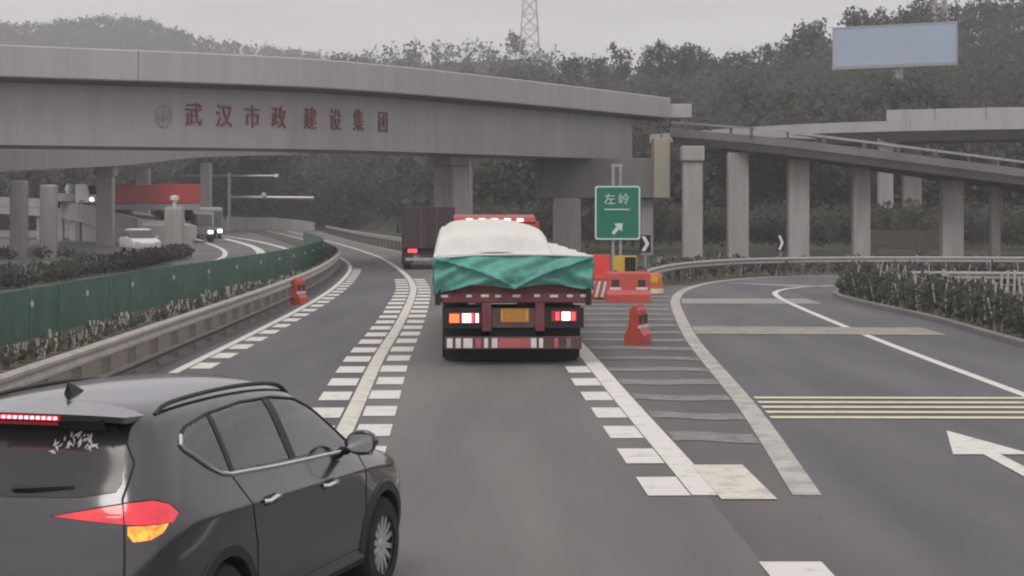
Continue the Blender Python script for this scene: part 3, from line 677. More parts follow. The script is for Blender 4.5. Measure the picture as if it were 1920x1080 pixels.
pd = [plant_meshes(60, .38, .35, M[m], .05, n) for m, n in (('leaf2', 3), ('leaf3', 4))]
spots = [(p.x + 1.2 + random.uniform(-.15, .25), p.y + random.uniform(-.3, .3), random.uniform(.6, 1.1)) for p in crom([q for q in FENCE if 12 < q[1] < 80], .6)]
plants('median_plant', 'small scrubby plant with pale blades in the median strip', 'plants in the median strip', spots, pd)
pe = [plant_meshes(150, .9, .7, M[m], .085, 1) for m in ('leaf1', 'leaf3')]
spots = [(-17.6 + random.uniform(-.4, .4) - max(0, y - 86) * .05, y, random.uniform(.7, .95)) for y in np.arange(45, 105, .55)]
plants('median_bush', 'dark clipped bush in the hedge beyond the green fence', 'bushes dividing the far carriageways', spots, pe)
spots = [(x, 100 + random.uniform(-2, 6), random.uniform(.5, .9)) for x in np.arange(-34, -22, .7)]
plants('verge_bush', 'pale green bush at the foot of the left piers', 'bushes at the foot of the left piers', spots, pe[1:])

# ------------------------------------------------------------------ signs and works gear
def sign_text(s, size, m, parent, loc, name='letter', wf=1.):
    c = bpy.data.curves.new(name, 'FONT'); c.body = s; c.align_x = 'CENTER'; c.align_y = 'CENTER'; c.size = size; c.extrude = .004; c.resolution_u = 2
    t0 = bpy.data.objects.new('t', c); me = bpy.data.meshes.new_from_object(t0); bpy.data.objects.remove(t0); me.materials.clear(); me.materials.append(m); me.name = name
    o = link(name, me, parent, loc); o.rotation_euler = (R(90), 0, 0); o.scale = (wf, 1, 1); return o
SY = 66.; k_ = SY / FPX
ex = thing('exit_sign', 'green exit sign with white arrow on a grey post at the gore', 'road sign', (AT(1158, 400, SY).x, SY, 0))
zt, zl = AT(0, 348, SY).z, AT(0, 450, SY).z; wd = 86 * k_; zc = (zt + zl) / 2; hh = zt - zl
def rrect(w_, h_, r, n=5):
    P = []
    for cx, cy, a0 in ((w_ / 2 - r, h_ / 2 - r, 0), (-w_ / 2 + r, h_ / 2 - r, 90), (-w_ / 2 + r, -h_ / 2 + r, 180), (w_ / 2 - r, -h_ / 2 + r, 270)):
        for i in range(n + 1): a = R(a0 + 90 * i / n); P.append((cx + r * math.cos(a), cy + r * math.sin(a)))
    return P
sh = lambda P: [(x, z + zc) for x, z in P]
bd = MB().prismy(sh(rrect(wd, hh, .1)), -.02, .02).build('board', M['sign_green'], ex)
V = [(x, -.026, z + zc) for x, z in rrect(wd - .02, hh - .02, .1)] + [(x, -.026, z + zc) for x, z in rrect(wd - .13, hh - .13, .07)]; nn = len(V) // 2
MB().add(V, [(i, (i + 1) % nn, nn + (i + 1) % nn, nn + i) for i in range(nn)]).build('border', M['sign_pale'], ex)
sign_text('左', .42, M['sign_pale'], ex, (-.28, -.03, zc + .46)); sign_text('岭', .42, M['sign_pale'], ex, (.22, -.03, zc + .46))
MB().box((-.02, -.03, zc + .12), (.9, .012, .045)).build('underline', M['sign_pale'], ex)
ar = [(-.20, -.28), (-.11, -.36), (.08, -.16), (.17, -.25), (.2, .06), (-.11, .04), (-.02, -.06)]
MB().prismy([(x - .02, z + zc - .42) for x, z in ar], -.034, -.024).build('arrow', M['sign_pale'], ex)
for s in (-.13, .13): MB().tube([(s - .02, .12, 0), (s - .02, .12, AT(0, 312, SY).z)], .055, 8).build('post', M['galv'], ex, smooth=True)
MB().box((-.02, .12, AT(0, 310, SY).z), (.38, .13, .08)).build('post_cap', M['galv'], ex)
for k in (-.5, .5): MB().box((0, .05, zc + k), (1.2, .06, .08)).build('bracket', M['galv'], ex)
def chevron(x, y, Y, label, w_, h_):
    c = AT(x, y, Y); t = thing('chevron_sign', label, 'road sign', (c.x, Y, 0))
    MB().box((0, 0, c.z), (w_, .03, h_)).build('board', M['black'], t)
    P = [(-.36, .42), (-.02, .42), (.36, 0), (-.02, -.42), (-.36, -.42), (.02, 0)]
    MB().prismy([(px * w_, c.z + pz * h_) for px, pz in P], -.03, -.018).build('chevron', M['white'], t)
    MB().tube([(0, .05, 0), (0, .05, c.z + h_ / 2)], .035, 8).build('post', M['galv'], t)
chevron(1210, 457, 72, 'chevron sign beside the lower right of the green exit sign', .42, .68)
chevron(1464, 455, 86, 'chevron sign against the third pier on the far ramp bend', .36, .78)
bo = AT(1126, 508, 57); t = thing('red_board', 'plain red marker board beside the green tarpaulin', 'marker board', (bo.x, 57, 0))
MB().box((0, 0, bo.z), (.58, .05, 1.0)).build('board', M['red_bright'], t, bevel=.02)
MB().box((0, .03, .18), (.5, .04, .4)).build('leg_frame', M['reflect_r'], t)
for s in (-.2, .2): MB().box((s, .08, .35), (.05, .05, .75)).build('leg', M['galv'], t)
c = AT(1172, 508, 58); t = thing('arrow_board', 'yellow arrow board with dark panel above the red barriers', 'marker board', (c.x, 58, 0))
MB().box((0, 0, c.z), (.72, .06, .95)).build('board', M['yellow'], t, bevel=.01)
MB().box((.16, -.045, c.z + .18), (.34, .03, .5)).build('dark_panel', M['black'], t)
MB().prismy([(-.42, c.z - .27), (-.2, c.z - .12), (-.2, c.z - .2), (.2, c.z - .2), (.2, c.z - .34), (-.2, c.z - .34), (-.2, c.z - .42)], -.06, -.034).build('arrow', M['black'], t)
for s in (-.25, .25): MB().box((s, .06, .4), (.05, .05, .8)).build('leg', M['galv'], t)
c = AT(1121, 542, 56.4); t = thing('striped_board', 'small red and white striped board below the plain red board', 'marker board', (c.x, 56.4, 0))
MB().box((0, 0, c.z), (.5, .04, .52)).build('board', M['reflect_r'], t)
for k in (-.18, .0, .18): MB().prismy([(k - .1, c.z - .24), (k - .02, c.z - .24), (k + .1, c.z + .24), (k + .02, c.z + .24)], -.034, -.022).build('stripe', M['white'], t)
for s in (-.18, .18): MB().box((s, .04, .2), (.04, .04, .5)).build('leg', M['galv'], t)
c = AT(1188, 540, 56.2); t = thing('works_frame', 'pale red tubular frame in front of the yellow arrow board', 'frame', (c.x, 56.2, 0))
MB().tube([(-.28, -.5, .05), (-.28, -.5, .85), (.28, -.5, .85), (.28, -.5, .05)], .035, 6).build('tube_frame', M['reflect_w'], t)
MB().box((0, -.5, .45), (.5, .03, .12)).build('cross_board', M['reflect_r'], t)
def water_barrier(label, x, y, rz, s=1., L_=1.3, Hb=.9, group='red water filled barriers'):
    X, Y = G(x, y); t = thing('water_barrier', label, 'barrier', (X, Y, 0), rz, group); t.scale = (s, s, s)
    h = L_ / 2
    mb = MB()
    for z0, z1, d0, d1 in ((0, .22, .44, .44), (.22, .36, .44, .26), (.36, Hb - .06, .26, .2), (Hb - .06, Hb, .2, .14)):
        V = []
        for z, dd in ((z0, d0), (z1, d1)):
            for sx, sy in ((-1, -1), (1, -1), (1, 1), (-1, 1)): V.append((sx * h, sy * dd / 2, z))
        mb.add(V, [(0, 1, 5, 4), (1, 2, 6, 5), (2, 3, 7, 6), (3, 0, 4, 7)])
    mb.add([(-h, -.07, Hb), (h, -.07, Hb), (h, .07, Hb), (-h, .07, Hb)], [(0, 1, 2, 3)])
    mb.build('body', M['red_plastic'], t)
    for sx in (-.3, .3):
        MB().box((sx * L_, -.128, .56), (.22, .02, .2)).build('recess', M['box_maroon'], t)
        MB().lathe([(.0, Hb + .001), (.07, Hb + .001), (.07, Hb + .05), (0, Hb + .05)], 12, c=(sx * L_, 0, 0)).build('filler_cap', M['red_plastic'], t)
        MB().box((sx * L_, -.122, .40), (.34, .02, .07)).build('reflective_band', M['reflect_w'], t)
    return t
water_barrier('low red barrier beneath the yellow arrow board', 1178, 566, 0)
water_barrier('red barrier below the plain red board', 1126, 562, .5, .8)
water_barrier('worn red barrier seen end on in the striped gore, nearest of the red barriers', 1196, 645, 1.2, .92, .62, .82)
water_barrier('red barrier standing by the left guardrail in the median', 559, 570, 1.25, .85, .6, .85)
X, Y = G(1226, 552); t = thing('crash_barrel', 'orange crash barrel with pale band right of the red barriers', 'barrel', (X, Y, 0))
MB().lathe([(0, 0), (.3, 0), (.31, .2), (.29, .22), (.29, .42), (.27, .44), (.27, .62), (.22, .68), (0, .69)], 20).build('drum', M['orange_plastic'], t, smooth=True)
MB().lathe([(.315, .04), (.316, .19)], 20).build('band', M['reflect_w'], t)
MB().box((0, -.285, .5), (.2, .02, .2)).build('label_panel', M['yellow'], t)
# ------------------------------------------------------------------ vehicles
def wheel(parent, x, y, r, w_, side, rimm='rim', spokes=5, tm='rubber'):
    ty = MB().lathe([(r * .62, -w_ / 2), (r * .9, -w_ / 2), (r * .985, -w_ * .36), (r, -w_ * .2), (r, w_ * .2), (r * .985, w_ * .36), (r * .9, w_ / 2), (r * .62, w_ / 2)], 40, 'x').build('wheel', M[tm], parent, smooth=True, loc=(x, y, r))
    MB().lathe([(r * .64, -w_ * .42), (r * .64, w_ * .40), (r * .60, w_ * .44), (r * .58, w_ * .1), (0, w_ * .05)] if side > 0 else [(r * .64, w_ * .42), (r * .64, -w_ * .40), (r * .60, -w_ * .44), (r * .58, -w_ * .1), (0, -w_ * .05)], 40, 'x').build('rim', M['car_trim'] if spokes else M[rimm], ty, smooth=True)
    if spokes:
        mb = MB(); f = w_ * .43 * side; q = w_ * .2 * side
        for k in range(spokes):
            for dd in (-.16, .16):
                a = 2 * math.pi * k / spokes + dd; b = 2 * math.pi * k / spokes + dd * 1.5
                def P(rr, ang, h, o): return (h, math.cos(ang) * rr - math.sin(ang) * o, math.sin(ang) * rr + math.cos(ang) * o)
                wd = r * .06; r0, r1 = r * .1, r * .62
                V = [P(r0, a, q + f * .45, -wd), P(r0, a, q + f * .45, wd), P(r1, b, f, wd * .8), P(r1, b, f, -wd * .8), P(r0, a, q * .6, -wd), P(r0, a, q * .6, wd), P(r1, b, f * .7, wd * .8), P(r1, b, f * .7, -wd * .8)]
                mb.add(V, [(0, 1, 2, 3), (0, 4, 5, 1), (1, 5, 6, 2), (2, 6, 7, 3), (3, 7, 4, 0)])
        mb.lathe([(0, q + f * .55), (r * .1, q + f * .5), (r * .12, q + f * .2)], 16, 'x')
        mb.lathe([(r * .60, f), (r * .64, f * 1.02), (r * .655, f * .9)], 40, 'x')
        mb.build('spokes', M[rimm], ty, smooth=True)
    return ty
def make_suv():
    S = [
     [(.05,.70,.33),(0,.80,.55),(.02,.835,.80),(.07,.83,1.0),(.14,.79,1.17),(.34,.665,1.46),(.40,.565,1.60),(.37,.30,1.635),(.35,0,1.65)],
     [(.45,.86,.30),(.36,.92,.50),(.35,.925,.80),(.38,.92,1.015),(.45,.85,1.18),(.58,.715,1.47),(.62,.625,1.61),(.62,.32,1.665),(.62,0,1.68)],
     [(.95,.90,.29),(.95,.93,.5),(.95,.93,.80),(.95,.945,1.0),(.95,.862,1.16),(.95,.735,1.47),(.95,.65,1.625),(.95,.33,1.685),(.95,0,1.70)],
     [(1.6,.90,.28),(1.6,.925,.48),(1.6,.918,.78),(1.6,.945,.985),(1.6,.868,1.13),(1.6,.75,1.47),(1.6,.66,1.63),(1.6,.34,1.695),(1.6,0,1.71)],
     [(2.3,.90,.28),(2.3,.925,.48),(2.3,.918,.77),(2.3,.945,.965),(2.3,.87,1.10),(2.3,.75,1.44),(2.3,.655,1.60),(2.3,.34,1.67),(2.3,0,1.685)],
     [(2.95,.90,.28),(2.95,.925,.48),(2.95,.92,.76),(2.95,.94,.945),(2.95,.865,1.075),(2.86,.745,1.34),(2.66,.645,1.53),(2.64,.34,1.60),(2.62,0,1.615)],
     [(3.4,.90,.28),(3.4,.925,.48),(3.4,.94,.75),(3.4,.92,.93),(3.38,.86,1.04),(3.36,.79,1.06),(3.38,.62,1.075),(3.45,.34,1.09),(3.48,0,1.095)],
     [(4.0,.88,.28),(4.0,.92,.48),(4.0,.925,.72),(4.0,.89,.88),(4.0,.83,.955),(4.0,.74,.985),(4.0,.62,1.0),(4.0,.34,1.01),(4.0,0,1.015)],
     [(4.25,.72,.28),(4.30,.80,.45),(4.32,.80,.66),(4.30,.78,.79),(4.27,.74,.85),(4.28,.66,.885),(4.32,.54,.90),(4.38,.30,.92),(4.40,0,.925)]]
    V = []; idx = {}
    def vid(u, v, z):
        k = (round(u, 4), round(v, 4), round(z, 4))
        if k not in idx: idx[k] = len(V); V.append((v, u, z))
        return idx[k]
    F = []
    def grid(Gd):
        for i in range(len(Gd) - 1):
            for j in range(len(Gd[0]) - 1):
                a, b, c, d = Gd[i][j], Gd[i + 1][j], Gd[i + 1][j + 1], Gd[i][j + 1]
                F.append([vid(*a), vid(*b), vid(*c), vid(*d)])
                mr = lambda p: (p[0], -p[1], p[2])
                F.append([vid(*mr(a)), vid(*mr(d)), vid(*mr(c)), vid(*mr(b))])
    grid(S)
    bul = [.05, .10, .06, .05, .06, .03, 0]
    capr = [[S[0][j], (S[0][j][0] - bul[j], S[0][j][1] * .55, S[0][j][2]), (S[0][j][0] - bul[j] * 1.25, 0, S[0][j][2])] for j in range(6)] + [[S[0][6], S[0][7], S[0][8]]]
    grid(capr)
    fr = [1, .66 / .74, .54 / .74, .3 / .74, 0]; E_ = S[-1]
    grid([[(E_[j][0] + .12 * (1 - f) * (1 if j else .6), E_[j][1] * f, E_[j][2]) for f in fr] for j in range(4)] + [[E_[j] for j in range(4, 9)]])
    me = bpy.data.meshes.new('cage'); me.from_pydata(V, [], F)
    bm = bmesh.new(); bm.from_mesh(me); bmesh.ops.recalc_face_normals(bm, faces=bm.faces)
    cl = bm.edges.layers.float.new('crease_edge'); sh3 = {idx[tuple(round(q, 4) for q in (S[i][3][0], m_ * S[i][3][1], S[i][3][2]))] for i in range(1, 8) for m_ in (1, -1)}
    for e in bm.edges:
        if e.verts[0].index in sh3 and e.verts[1].index in sh3: e[cl] = .75
    bm.to_mesh(me); bm.free()
    o = bpy.data.objects.new('cage', me); col.objects.link(o); md = o.modifiers.new('s', 'SUBSURF'); md.levels = 4; md.render_levels = 4
    dg = bpy.context.evaluated_depsgraph_get(); dg.update(); hi = bpy.data.meshes.new_from_object(o.evaluated_get(dg)); bpy.data.objects.remove(o)
    verts = np.empty(len(hi.vertices) * 3, np.float32); hi.vertices.foreach_get('co', verts); verts = verts.reshape(-1, 3)
    faces = np.array([tuple(p.vertices) for p in hi.polygons], np.int32)
    bvh = BVHTree.FromPolygons([tuple(v) for v in verts.tolist()], faces.tolist())
    t = thing('suv_car', 'dark grey sport utility car with its amber indicator lit, cutting in at the lower left', 'car', (-2.805, 10.307, 0), -R(16.1))
    cen = verts[faces].mean(1); v, u, z = cen.T
    def inpoly(px, py, P):
        r = np.zeros(len(px), bool); n = len(P)
        for i in range(n):
            x0, y0 = P[i]; x1, y1 = P[(i + 1) % n]
            c = ((y0 > py) != (y1 > py)) & (px < (x1 - x0) * (py - y0) / (y1 - y0 + 1e-12) + x0); r ^= c
        return r
    DLO = [(1.06, 1.20), (.86, 1.28), (.66, 1.405), (.69, 1.45), (.80, 1.495), (1.1, 1.535), (1.6, 1.555), (2.1, 1.54), (2.45, 1.495), (2.72, 1.40), (2.95, 1.27), (3.14, 1.13), (3.12, 1.105), (2.6, 1.13), (1.8, 1.165)]
    QW = [(1.06, 1.205), (.86, 1.285), (.675, 1.405), (.70, 1.445), (.80, 1.485), (1.06, 1.52), (1.10, 1.52), (1.12, 1.21)]
    RW = [(1.16, 1.205), (1.14, 1.525), (1.6, 1.545), (1.93, 1.54), (2.0, 1.165), (1.6, 1.18)]
    FW = [(2.09, 1.16), (2.03, 1.535), (2.1, 1.53), (2.45, 1.485), (2.70, 1.395), (2.93, 1.265), (3.10, 1.13), (2.6, 1.14)]
    WIN = [QW, RW, FW]
    hole = np.zeros(len(cen), bool)
    for P in WIN:
        c = np.mean(P, 0); P2 = [tuple(c + (np.array(q) - c) * .985) for q in P]; hole |= inpoly(u, z, P2) & (np.abs(v) > .5)
    for cu in (.90, 3.58): hole |= ((u - cu) ** 2 + (z - .34) ** 2 < .40 ** 2) & (np.abs(v) > .55)
    hole |= z < .285
    d1 = [(1.36, .40), (1.30, .8), (1.18, 1.0), (1.10, 1.2), (1.10, 1.60), (1.99, 1.60), (2.04, 1.1), (2.04, .40)]
    d2 = [(2.06, .40), (2.06, 1.1), (2.01, 1.60), (2.4, 1.58), (2.75, 1.44), (3.2, 1.10), (3.2, .40)]
    grp = np.zeros(len(cen), int)
    for gi, P in ((1, d1), (2, d2)):
        k = inpoly(u, z, P) & (np.abs(v) > .55); grp[k & (v > 0)] = gi; grp[k & (v < 0)] = gi + 2
    grp[(u < .12 + np.clip(z - 1.17, 0, 1) * .85) & (np.abs(v) < .74 - np.clip(z - 1.17, 0, 1) * .35) & (z > .72) & (z < 1.60)] = 5
    grp[(u < .5) & (z < .70)] = 6
    grp[(u > 3.36) & (np.abs(v) < .78) & (z > .9)] = 7
    grp[(u > 4.15) & (z < .72)] = 8
    names = {0: 'body', 1: 'rear_door', 2: 'front_door', 3: 'rear_door', 4: 'front_door', 5: 'tailgate', 6: 'rear_bumper', 7: 'bonnet', 8: 'front_bumper'}
    ob = {}
    for gi, nm in names.items():
        f = faces[(grp == gi) & ~hole]; uq, inv = np.unique(f, return_inverse=True)
        ob[gi] = link(nm, qmesh(nm, verts[uq], inv.reshape(-1, 4), M['car'], True), t)
    def ray(o, d):
        h = bvh.ray_cast(Vector(o), Vector(d)); return h[0], h[1]
    def side(uu, zz, s=1, off=.004):
        p, n = ray((s * 2, uu, zz), (-s, 0, 0)); 
        if p is None: return Vector((s * .7, uu, zz))
        if n.x * s < 0: n = -n
        return p + n * off
    def rear(vv, zz, off=.004):
        p, n = ray((vv, -2, zz), (0, 1, 0))
        if p is None: return Vector((vv, .3, zz))
        if n.y > 0: n = -n
        return p + n * off
    q2 = math.sqrt(.5)
    def corner(ss, zz, off=.006):   # seen from the rear right corner at 45 degrees
        o = Vector((ss * q2, ss * q2, zz)) + Vector((3 * q2, -3 * q2, 0)); p, n = ray(o, (-q2, q2, 0))
        if p is None: return Vector((.8, .2, zz))
        if n.dot(Vector((q2, -q2, 0))) < 0: n = -n
        return p + n * off
    def dens(P, step, closed=True):
        out = []; n = len(P)
        for i in range(n if closed else n - 1):
            a, b = Vector(P[i]), Vector(P[(i + 1) % n]); k = max(1, int((b - a).length / step))
            out += [a.lerp(b, j / k) for j in range(k)]
        if not closed: out.append(Vector(P[-1]))
        return out
    def patch(name, P, pf, m, parent, rings=7, c=None, kw={}):
        B = dens(P, .03); c = Vector(c) if c else sum(B, Vector((0, 0))) / len(B); n = len(B); V = [pf(c.x, c.y, **kw)]; F = []
        for r in range(1, rings + 1):
            for b in B: q = c.lerp(b, r / rings); V.append(pf(q.x, q.y, **kw))
        for i in range(n): F.append((0, 1 + i, 1 + (i + 1) % n))
        for r in range(rings - 1):
            for i in range(n): F.append((1 + r * n + i, 1 + (r + 1) * n + i, 1 + (r + 1) * n + (i + 1) % n, 1 + r * n + (i + 1) % n))
        return MB().add(V, F).build(name, m, parent, smooth=True)
    def trim(name, P, pf, r, m, parent, closed=False, kw={}, step=.03):
        Q = [pf(p.x, p.y, **kw) for p in dens(P, step, closed)]
        if closed: Q.append(Q[0])
        return MB().tube(Q, r, 6).build(name, m, parent, smooth=True)
    for s in (1, -1):
        gl = {0: t, 1: ob[1 if s > 0 else 3], 2: ob[2 if s > 0 else 4]}
        for i, P in enumerate(WIN): patch('side_window', P, side, M['glass_side'], gl[i], kw={'s': s, 'off': .003})
        patch('pillar_trim', [(1.99, 1.16), (2.095, 1.155), (2.035, 1.54), (1.925, 1.545)], side, M['car_trim'], t, kw={'s': s, 'off': .007})
        patch('pillar_trim', [(1.11, 1.20), (1.165, 1.20), (1.145, 1.53), (1.09, 1.53)], side, M['car_trim'], t, kw={'s': s, 'off': .007})
        trim('chrome_strip', [(.70, 1.46), (.655, 1.41), (.67, 1.385), (.86, 1.265), (1.0, 1.205), (1.10, 1.185), (1.8, 1.145), (2.6, 1.11), (3.1, 1.085)], side, .013, M['chrome'], t, kw={'s': s, 'off': .006})
        trim('window_seal', [(.70, 1.46), (.80, 1.50), (1.1, 1.54), (1.6, 1.56), (2.1, 1.545), (2.45, 1.50), (2.72, 1.405), (2.95, 1.275), (3.14, 1.12)], side, .010, M['car_trim'], t, kw={'s': s, 'off': .004})
        for gi, P in ((1, d1), (2, d2)): trim('door_seam', [(1.36, .40), (1.34, .75), (1.24, .98), (1.12, 1.17)] if gi == 1 else [(2.05, .40), (3.2, .40), (3.2, 1.08)], side, .006, M['black'], ob[gi if s > 0 else gi + 2], kw={'s': s, 'off': -.001})
        for uu, zz, gi in ((1.50, .985, 1), (2.46, .945, 2)):
            p = side(uu, zz, s, .0); hp = [side(uu - .115, zz, s, .008), side(uu - .09, zz, s, .035), side(uu, zz + .004, s, .043), side(uu + .09, zz, s, .035), side(uu + .115, zz, s, .008)]
            MB().tube(hp, .014, 8).build('handle', M['chrome'], ob[gi if s > 0 else gi + 2], smooth=True)
            patch('handle_recess', [(uu - .09, zz - .035), (uu + .09, zz - .035), (uu + .10, zz), (uu + .09, zz + .025), (uu - .09, zz + .025), (uu - .1, zz)], side, M['car_trim'], ob[gi if s > 0 else gi + 2], 3, kw={'s': s, 'off': .003})
        # mirror
        b = side(2.93, 1.13, s, 0); mp = [(b.x, 2.93, 1.10), (b.x + .05 * s, 2.92, 1.10), (b.x + .09 * s, 2.9, 1.125)]
        mi = MB().tube(mp, [.03, .03, .028], 8).build('mirror', M['car_trim'], t, smooth=True)
        bm = bmesh.new(); bmesh.ops.create_icosphere(bm, subdivisions=3, radius=1)
        for q in bm.verts:
            x_, y_, z_ = q.co; fl = 1 if y_ > -.25 else 0
            q.co = Vector((b.x + s * (.175 + x_ * .115 * (1 - .12 * (z_ < 0) * x_ * s)), 2.90 + (max(y_, -.25) * .11 if fl else -.03), 1.165 + z_ * .088))
        for f in bm.faces: f.smooth = True
        mm = bpy.data.meshes.new('mirror_shell'); bm.to_mesh(mm); bm.free(); mm.materials.append(M['car']); link('mirror_shell', mm, mi)
        MB().prismy([(b.x + s * .175 + x_, 1.165 + z_) for x_, z_ in rrect(.18, .12, .045)], 2.862, 2.868).build('mirror_glass', M['chrome'], mi)
        MB().tube([(b.x + s * .25, 2.885, 1.10), (b.x + s * .1, 2.97, 1.095)], .02, 6).build('mirror_base', M['chrome'], mi)
        # roof rail
        Q = []
        for uu in np.linspace(.62, 2.55, 22):
            p, n = ray((s * .60, uu, 3), (0, 0, -1)); e = min(1, (uu - .62) / .14, (2.55 - uu) / .2); Q.append(p + Vector((0, 0, -.004 + .036 * max(0, e) ** .5)))
        MB().tube(Q, .014, 8).build('roof_rail', M['car_trim'], t, smooth=True)
        for cu, nm in ((.90, 'arch_trim'), (3.58, 'arch_trim')):
            V = []; F = []; k = 30
            for i in range(k + 1):
                a = R(-8 + 196 * i / k)
                for rr, of in ((.375, -.04), (.40, .012), (.46, .014), (.47, .0)):
                    V.append(side(cu + math.cos(a) * max(rr, .43) * rr / max(rr, .43), max(.29, .34 + math.sin(a) * rr), s, of) if rr > .42 else Vector((0, 0, 0)))
            for i in range(k + 1):
                a = R(-8 + 196 * i / k); base = V[i * 4 + 2]
                for j, rr, ix in ((0, .375, -.10), (1, .395, .0)):
                    V[i * 4 + j] = Vector((base.x + s * ix, cu + math.cos(a) * rr, max(.28, .34 + math.sin(a) * rr)))
            for i in range(k):
                for j in range(3): F.append((i * 4 + j, i * 4 + j + 1, i * 4 + 5 + j, i * 4 + 4 + j))
            MB().add(V, F).build(nm, M['car_trim'], t, smooth=True)
            MB().lathe([(.41, .25 * s), (.41, .80 * s), (0, .25 * s)], 28, 'x', (0, cu, .34)).build('wheel_well', M['black'], t)
            wheel(t, s * .815, cu, .345, .225, s, spokes=7)
        trim('sill_trim', [(1.3, .33), (2.2, .33), (3.15, .33)], side, .05, M['car_trim'], t, kw={'s': s, 'off': -.02})
    # rear glass, spoiler, lamps
    patch('rear_window', [(-.60, 1.205), (-.40, 1.175), (0, 1.165), (.40, 1.175), (.60, 1.205), (.62, 1.25), (.56, 1.48), (.50, 1.535), (0, 1.555), (-.50, 1.535), (-.56, 1.48), (-.62, 1.25)], rear, M['glass_rear'], ob[5], 10)
    sp = MB(); k = 16; V = []; F = []
    for i in range(k + 1):
        vv = -.60 + 1.2 * i / k; e = 1 - (abs(vv) / .60) ** 4; p, n = ray((vv * .96, .52, 3), (0, 0, -1)); z1 = p.z + .004
        V += [(vv * .96, .56, z1), (vv, .16 + .10 * (1 - e), 1.625 - .02 * (1 - e)), (vv, .17 + .10 * (1 - e), 1.59 - .02 * (1 - e)), (vv * .96, .40, 1.56)]
    for i in range(k):
        for j in range(4): F.append((4 * i + j, 4 * i + (j + 1) % 4, 4 * i + 4 + (j + 1) % 4, 4 * i + 4 + j))
    F += [(0, 1, 2, 3), tuple(4 * k + j for j in (3, 2, 1, 0))]
    spo = sp.add(V, F).build('spoiler', M['car'], t, smooth=True)
    MB().add([(vv, .172 + (.0 if abs(vv) < .5 else .03), zz) for vv in (-.5, .5) for zz in (1.588,)] + [(.48, .28, 1.525), (-.48, .28, 1.525)], [(0, 1, 2, 3)]).build('spoiler_lip', M['car_trim'], spo)
    bl = MB().box((0, .158, 1.603), (.52, .022, .03)).build('brake_light', M['lamp_dim'], spo)
    mb = MB()
    for i in range(14): mb.box((-.234 + .036 * i, .143, 1.603), (.018, .012, .016))
    mb.build('lit_diodes', M['led'], bl)
    ref = MB().box((.0, .20, 1.566), (.44, .01, .018)).build('reflection_strip', M['lamp_dim'], spo)  # brake light's reflection modelled as a dim glowing red bar
    mir = lambda f: (lambda a, b, **k: Vector((-1, 1, 1)) * f(a, b, **k))
    def flipx(f):
        def g_(a, b, **k):
            p = f(a, b, **k); return Vector((-p.x, p.y, p.z))
        return g_
    for s, cf in ((1, corner), (-1, flipx(corner))):
        tl = patch('tail_light', [(.22, 1.075), (.45, 1.125), (.60, 1.15), (.72, 1.155), (.82, 1.125), (.88, 1.07), (.83, 1.03), (.62, 1.035), (.40, 1.055)], cf, M['lamp_red'], t)
        patch('indicator', [(.565, 1.03), (.80, 1.028), (.76, .985), (.68, .955), (.585, .95), (.56, .985)], cf, M['lamp_amber'] if s > 0 else M['lamp_dim'], tl)
        trim('lamp_edge', [(.22, 1.075), (.45, 1.13), (.60, 1.155), (.72, 1.16), (.82, 1.13), (.885, 1.07)], cf, .0025, M['black'], tl)
        trim('tailgate_seam', [(.62, 1.58), (.66, 1.35), (.56, 1.17), (.545, 1.0), (.53, .8), (.53, .66)] if 1 else [], cf, .007, M['black'], t, kw={'off': .001})
    trim('tailgate_seam', [(-.7, .70), (0, .69), (.7, .70)], rear, .007, M['black'], ob[5], kw={'off': .001})
    patch('number_plate_recess', [(-.28, .52), (.28, .52), (.28, .66), (-.28, .66)], rear, M['car_trim'], ob[5], 4)
    wp = MB().tube([rear(.0, 1.20, .02), rear(.12, 1.205, .03), rear(.36, 1.225, .022)], [.016, .012, .007], 6).build('rear_wiper', M['car_trim'], t, smooth=True)
    # small white strokes scattered on the rear window
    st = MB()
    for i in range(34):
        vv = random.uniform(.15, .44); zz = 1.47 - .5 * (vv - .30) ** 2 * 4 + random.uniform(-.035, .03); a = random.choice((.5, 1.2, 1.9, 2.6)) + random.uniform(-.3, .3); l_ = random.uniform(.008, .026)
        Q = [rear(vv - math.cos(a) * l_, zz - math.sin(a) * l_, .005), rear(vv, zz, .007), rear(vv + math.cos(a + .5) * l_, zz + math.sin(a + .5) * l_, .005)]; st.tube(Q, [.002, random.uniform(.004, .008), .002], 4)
    st.build('window_strokes', M['white'], t)
    # antenna fin
    p, n = ray((0, .78, 3), (0, 0, -1))
    MB().add([(-.028, .70, p.z - .01), (.028, .70, p.z - .01), (.03, .86, p.z - .004), (-.03, .86, p.z - .004), (0, .69, p.z + .065), (0, .76, p.z + .05), (0, .86, p.z + .01)], [(0, 1, 4), (1, 2, 6, 5, 4), (3, 0, 4, 5, 6), (2, 3, 6)]).build('antenna_fin', M['car_trim'], t)
    # windscreen
    def fr_(vv, zz, off=.004):
        p, n = ray((vv, 6, zz), (0, -1, 0))
        if p is None: return Vector((vv, 3, zz))
        if n.y < 0: n = -n
        return p + n * off
    patch('windscreen', [(-.70, 1.13), (0, 1.15), (.70, 1.13), (.60, 1.5), (0, 1.56), (-.60, 1.5)], fr_, M['windscreen'], t, 8)
    for s in (1, -1): patch('headlight', [(s * .50, .80), (s * .74, .83), (s * .76, .76), (s * .55, .72)], fr_, M['white'], t, 4)
    patch('grille', [(-.45, .76), (.45, .76), (.38, .50), (-.38, .50)], fr_, M['black'], t, 5)
    # cabin
    MB().box((0, 2.0, .34), (1.6, 3.3, .06)).build('floor_pan', M['black'], t)
    MB().box((0, 3.05, .86), (1.42, .5, .42)).build('dashboard', M['cabin'], t, bevel=.06)
    MB().box((0, .72, .80), (1.4, .06, .85)).build('parcel_panel', M['cabin'], t)
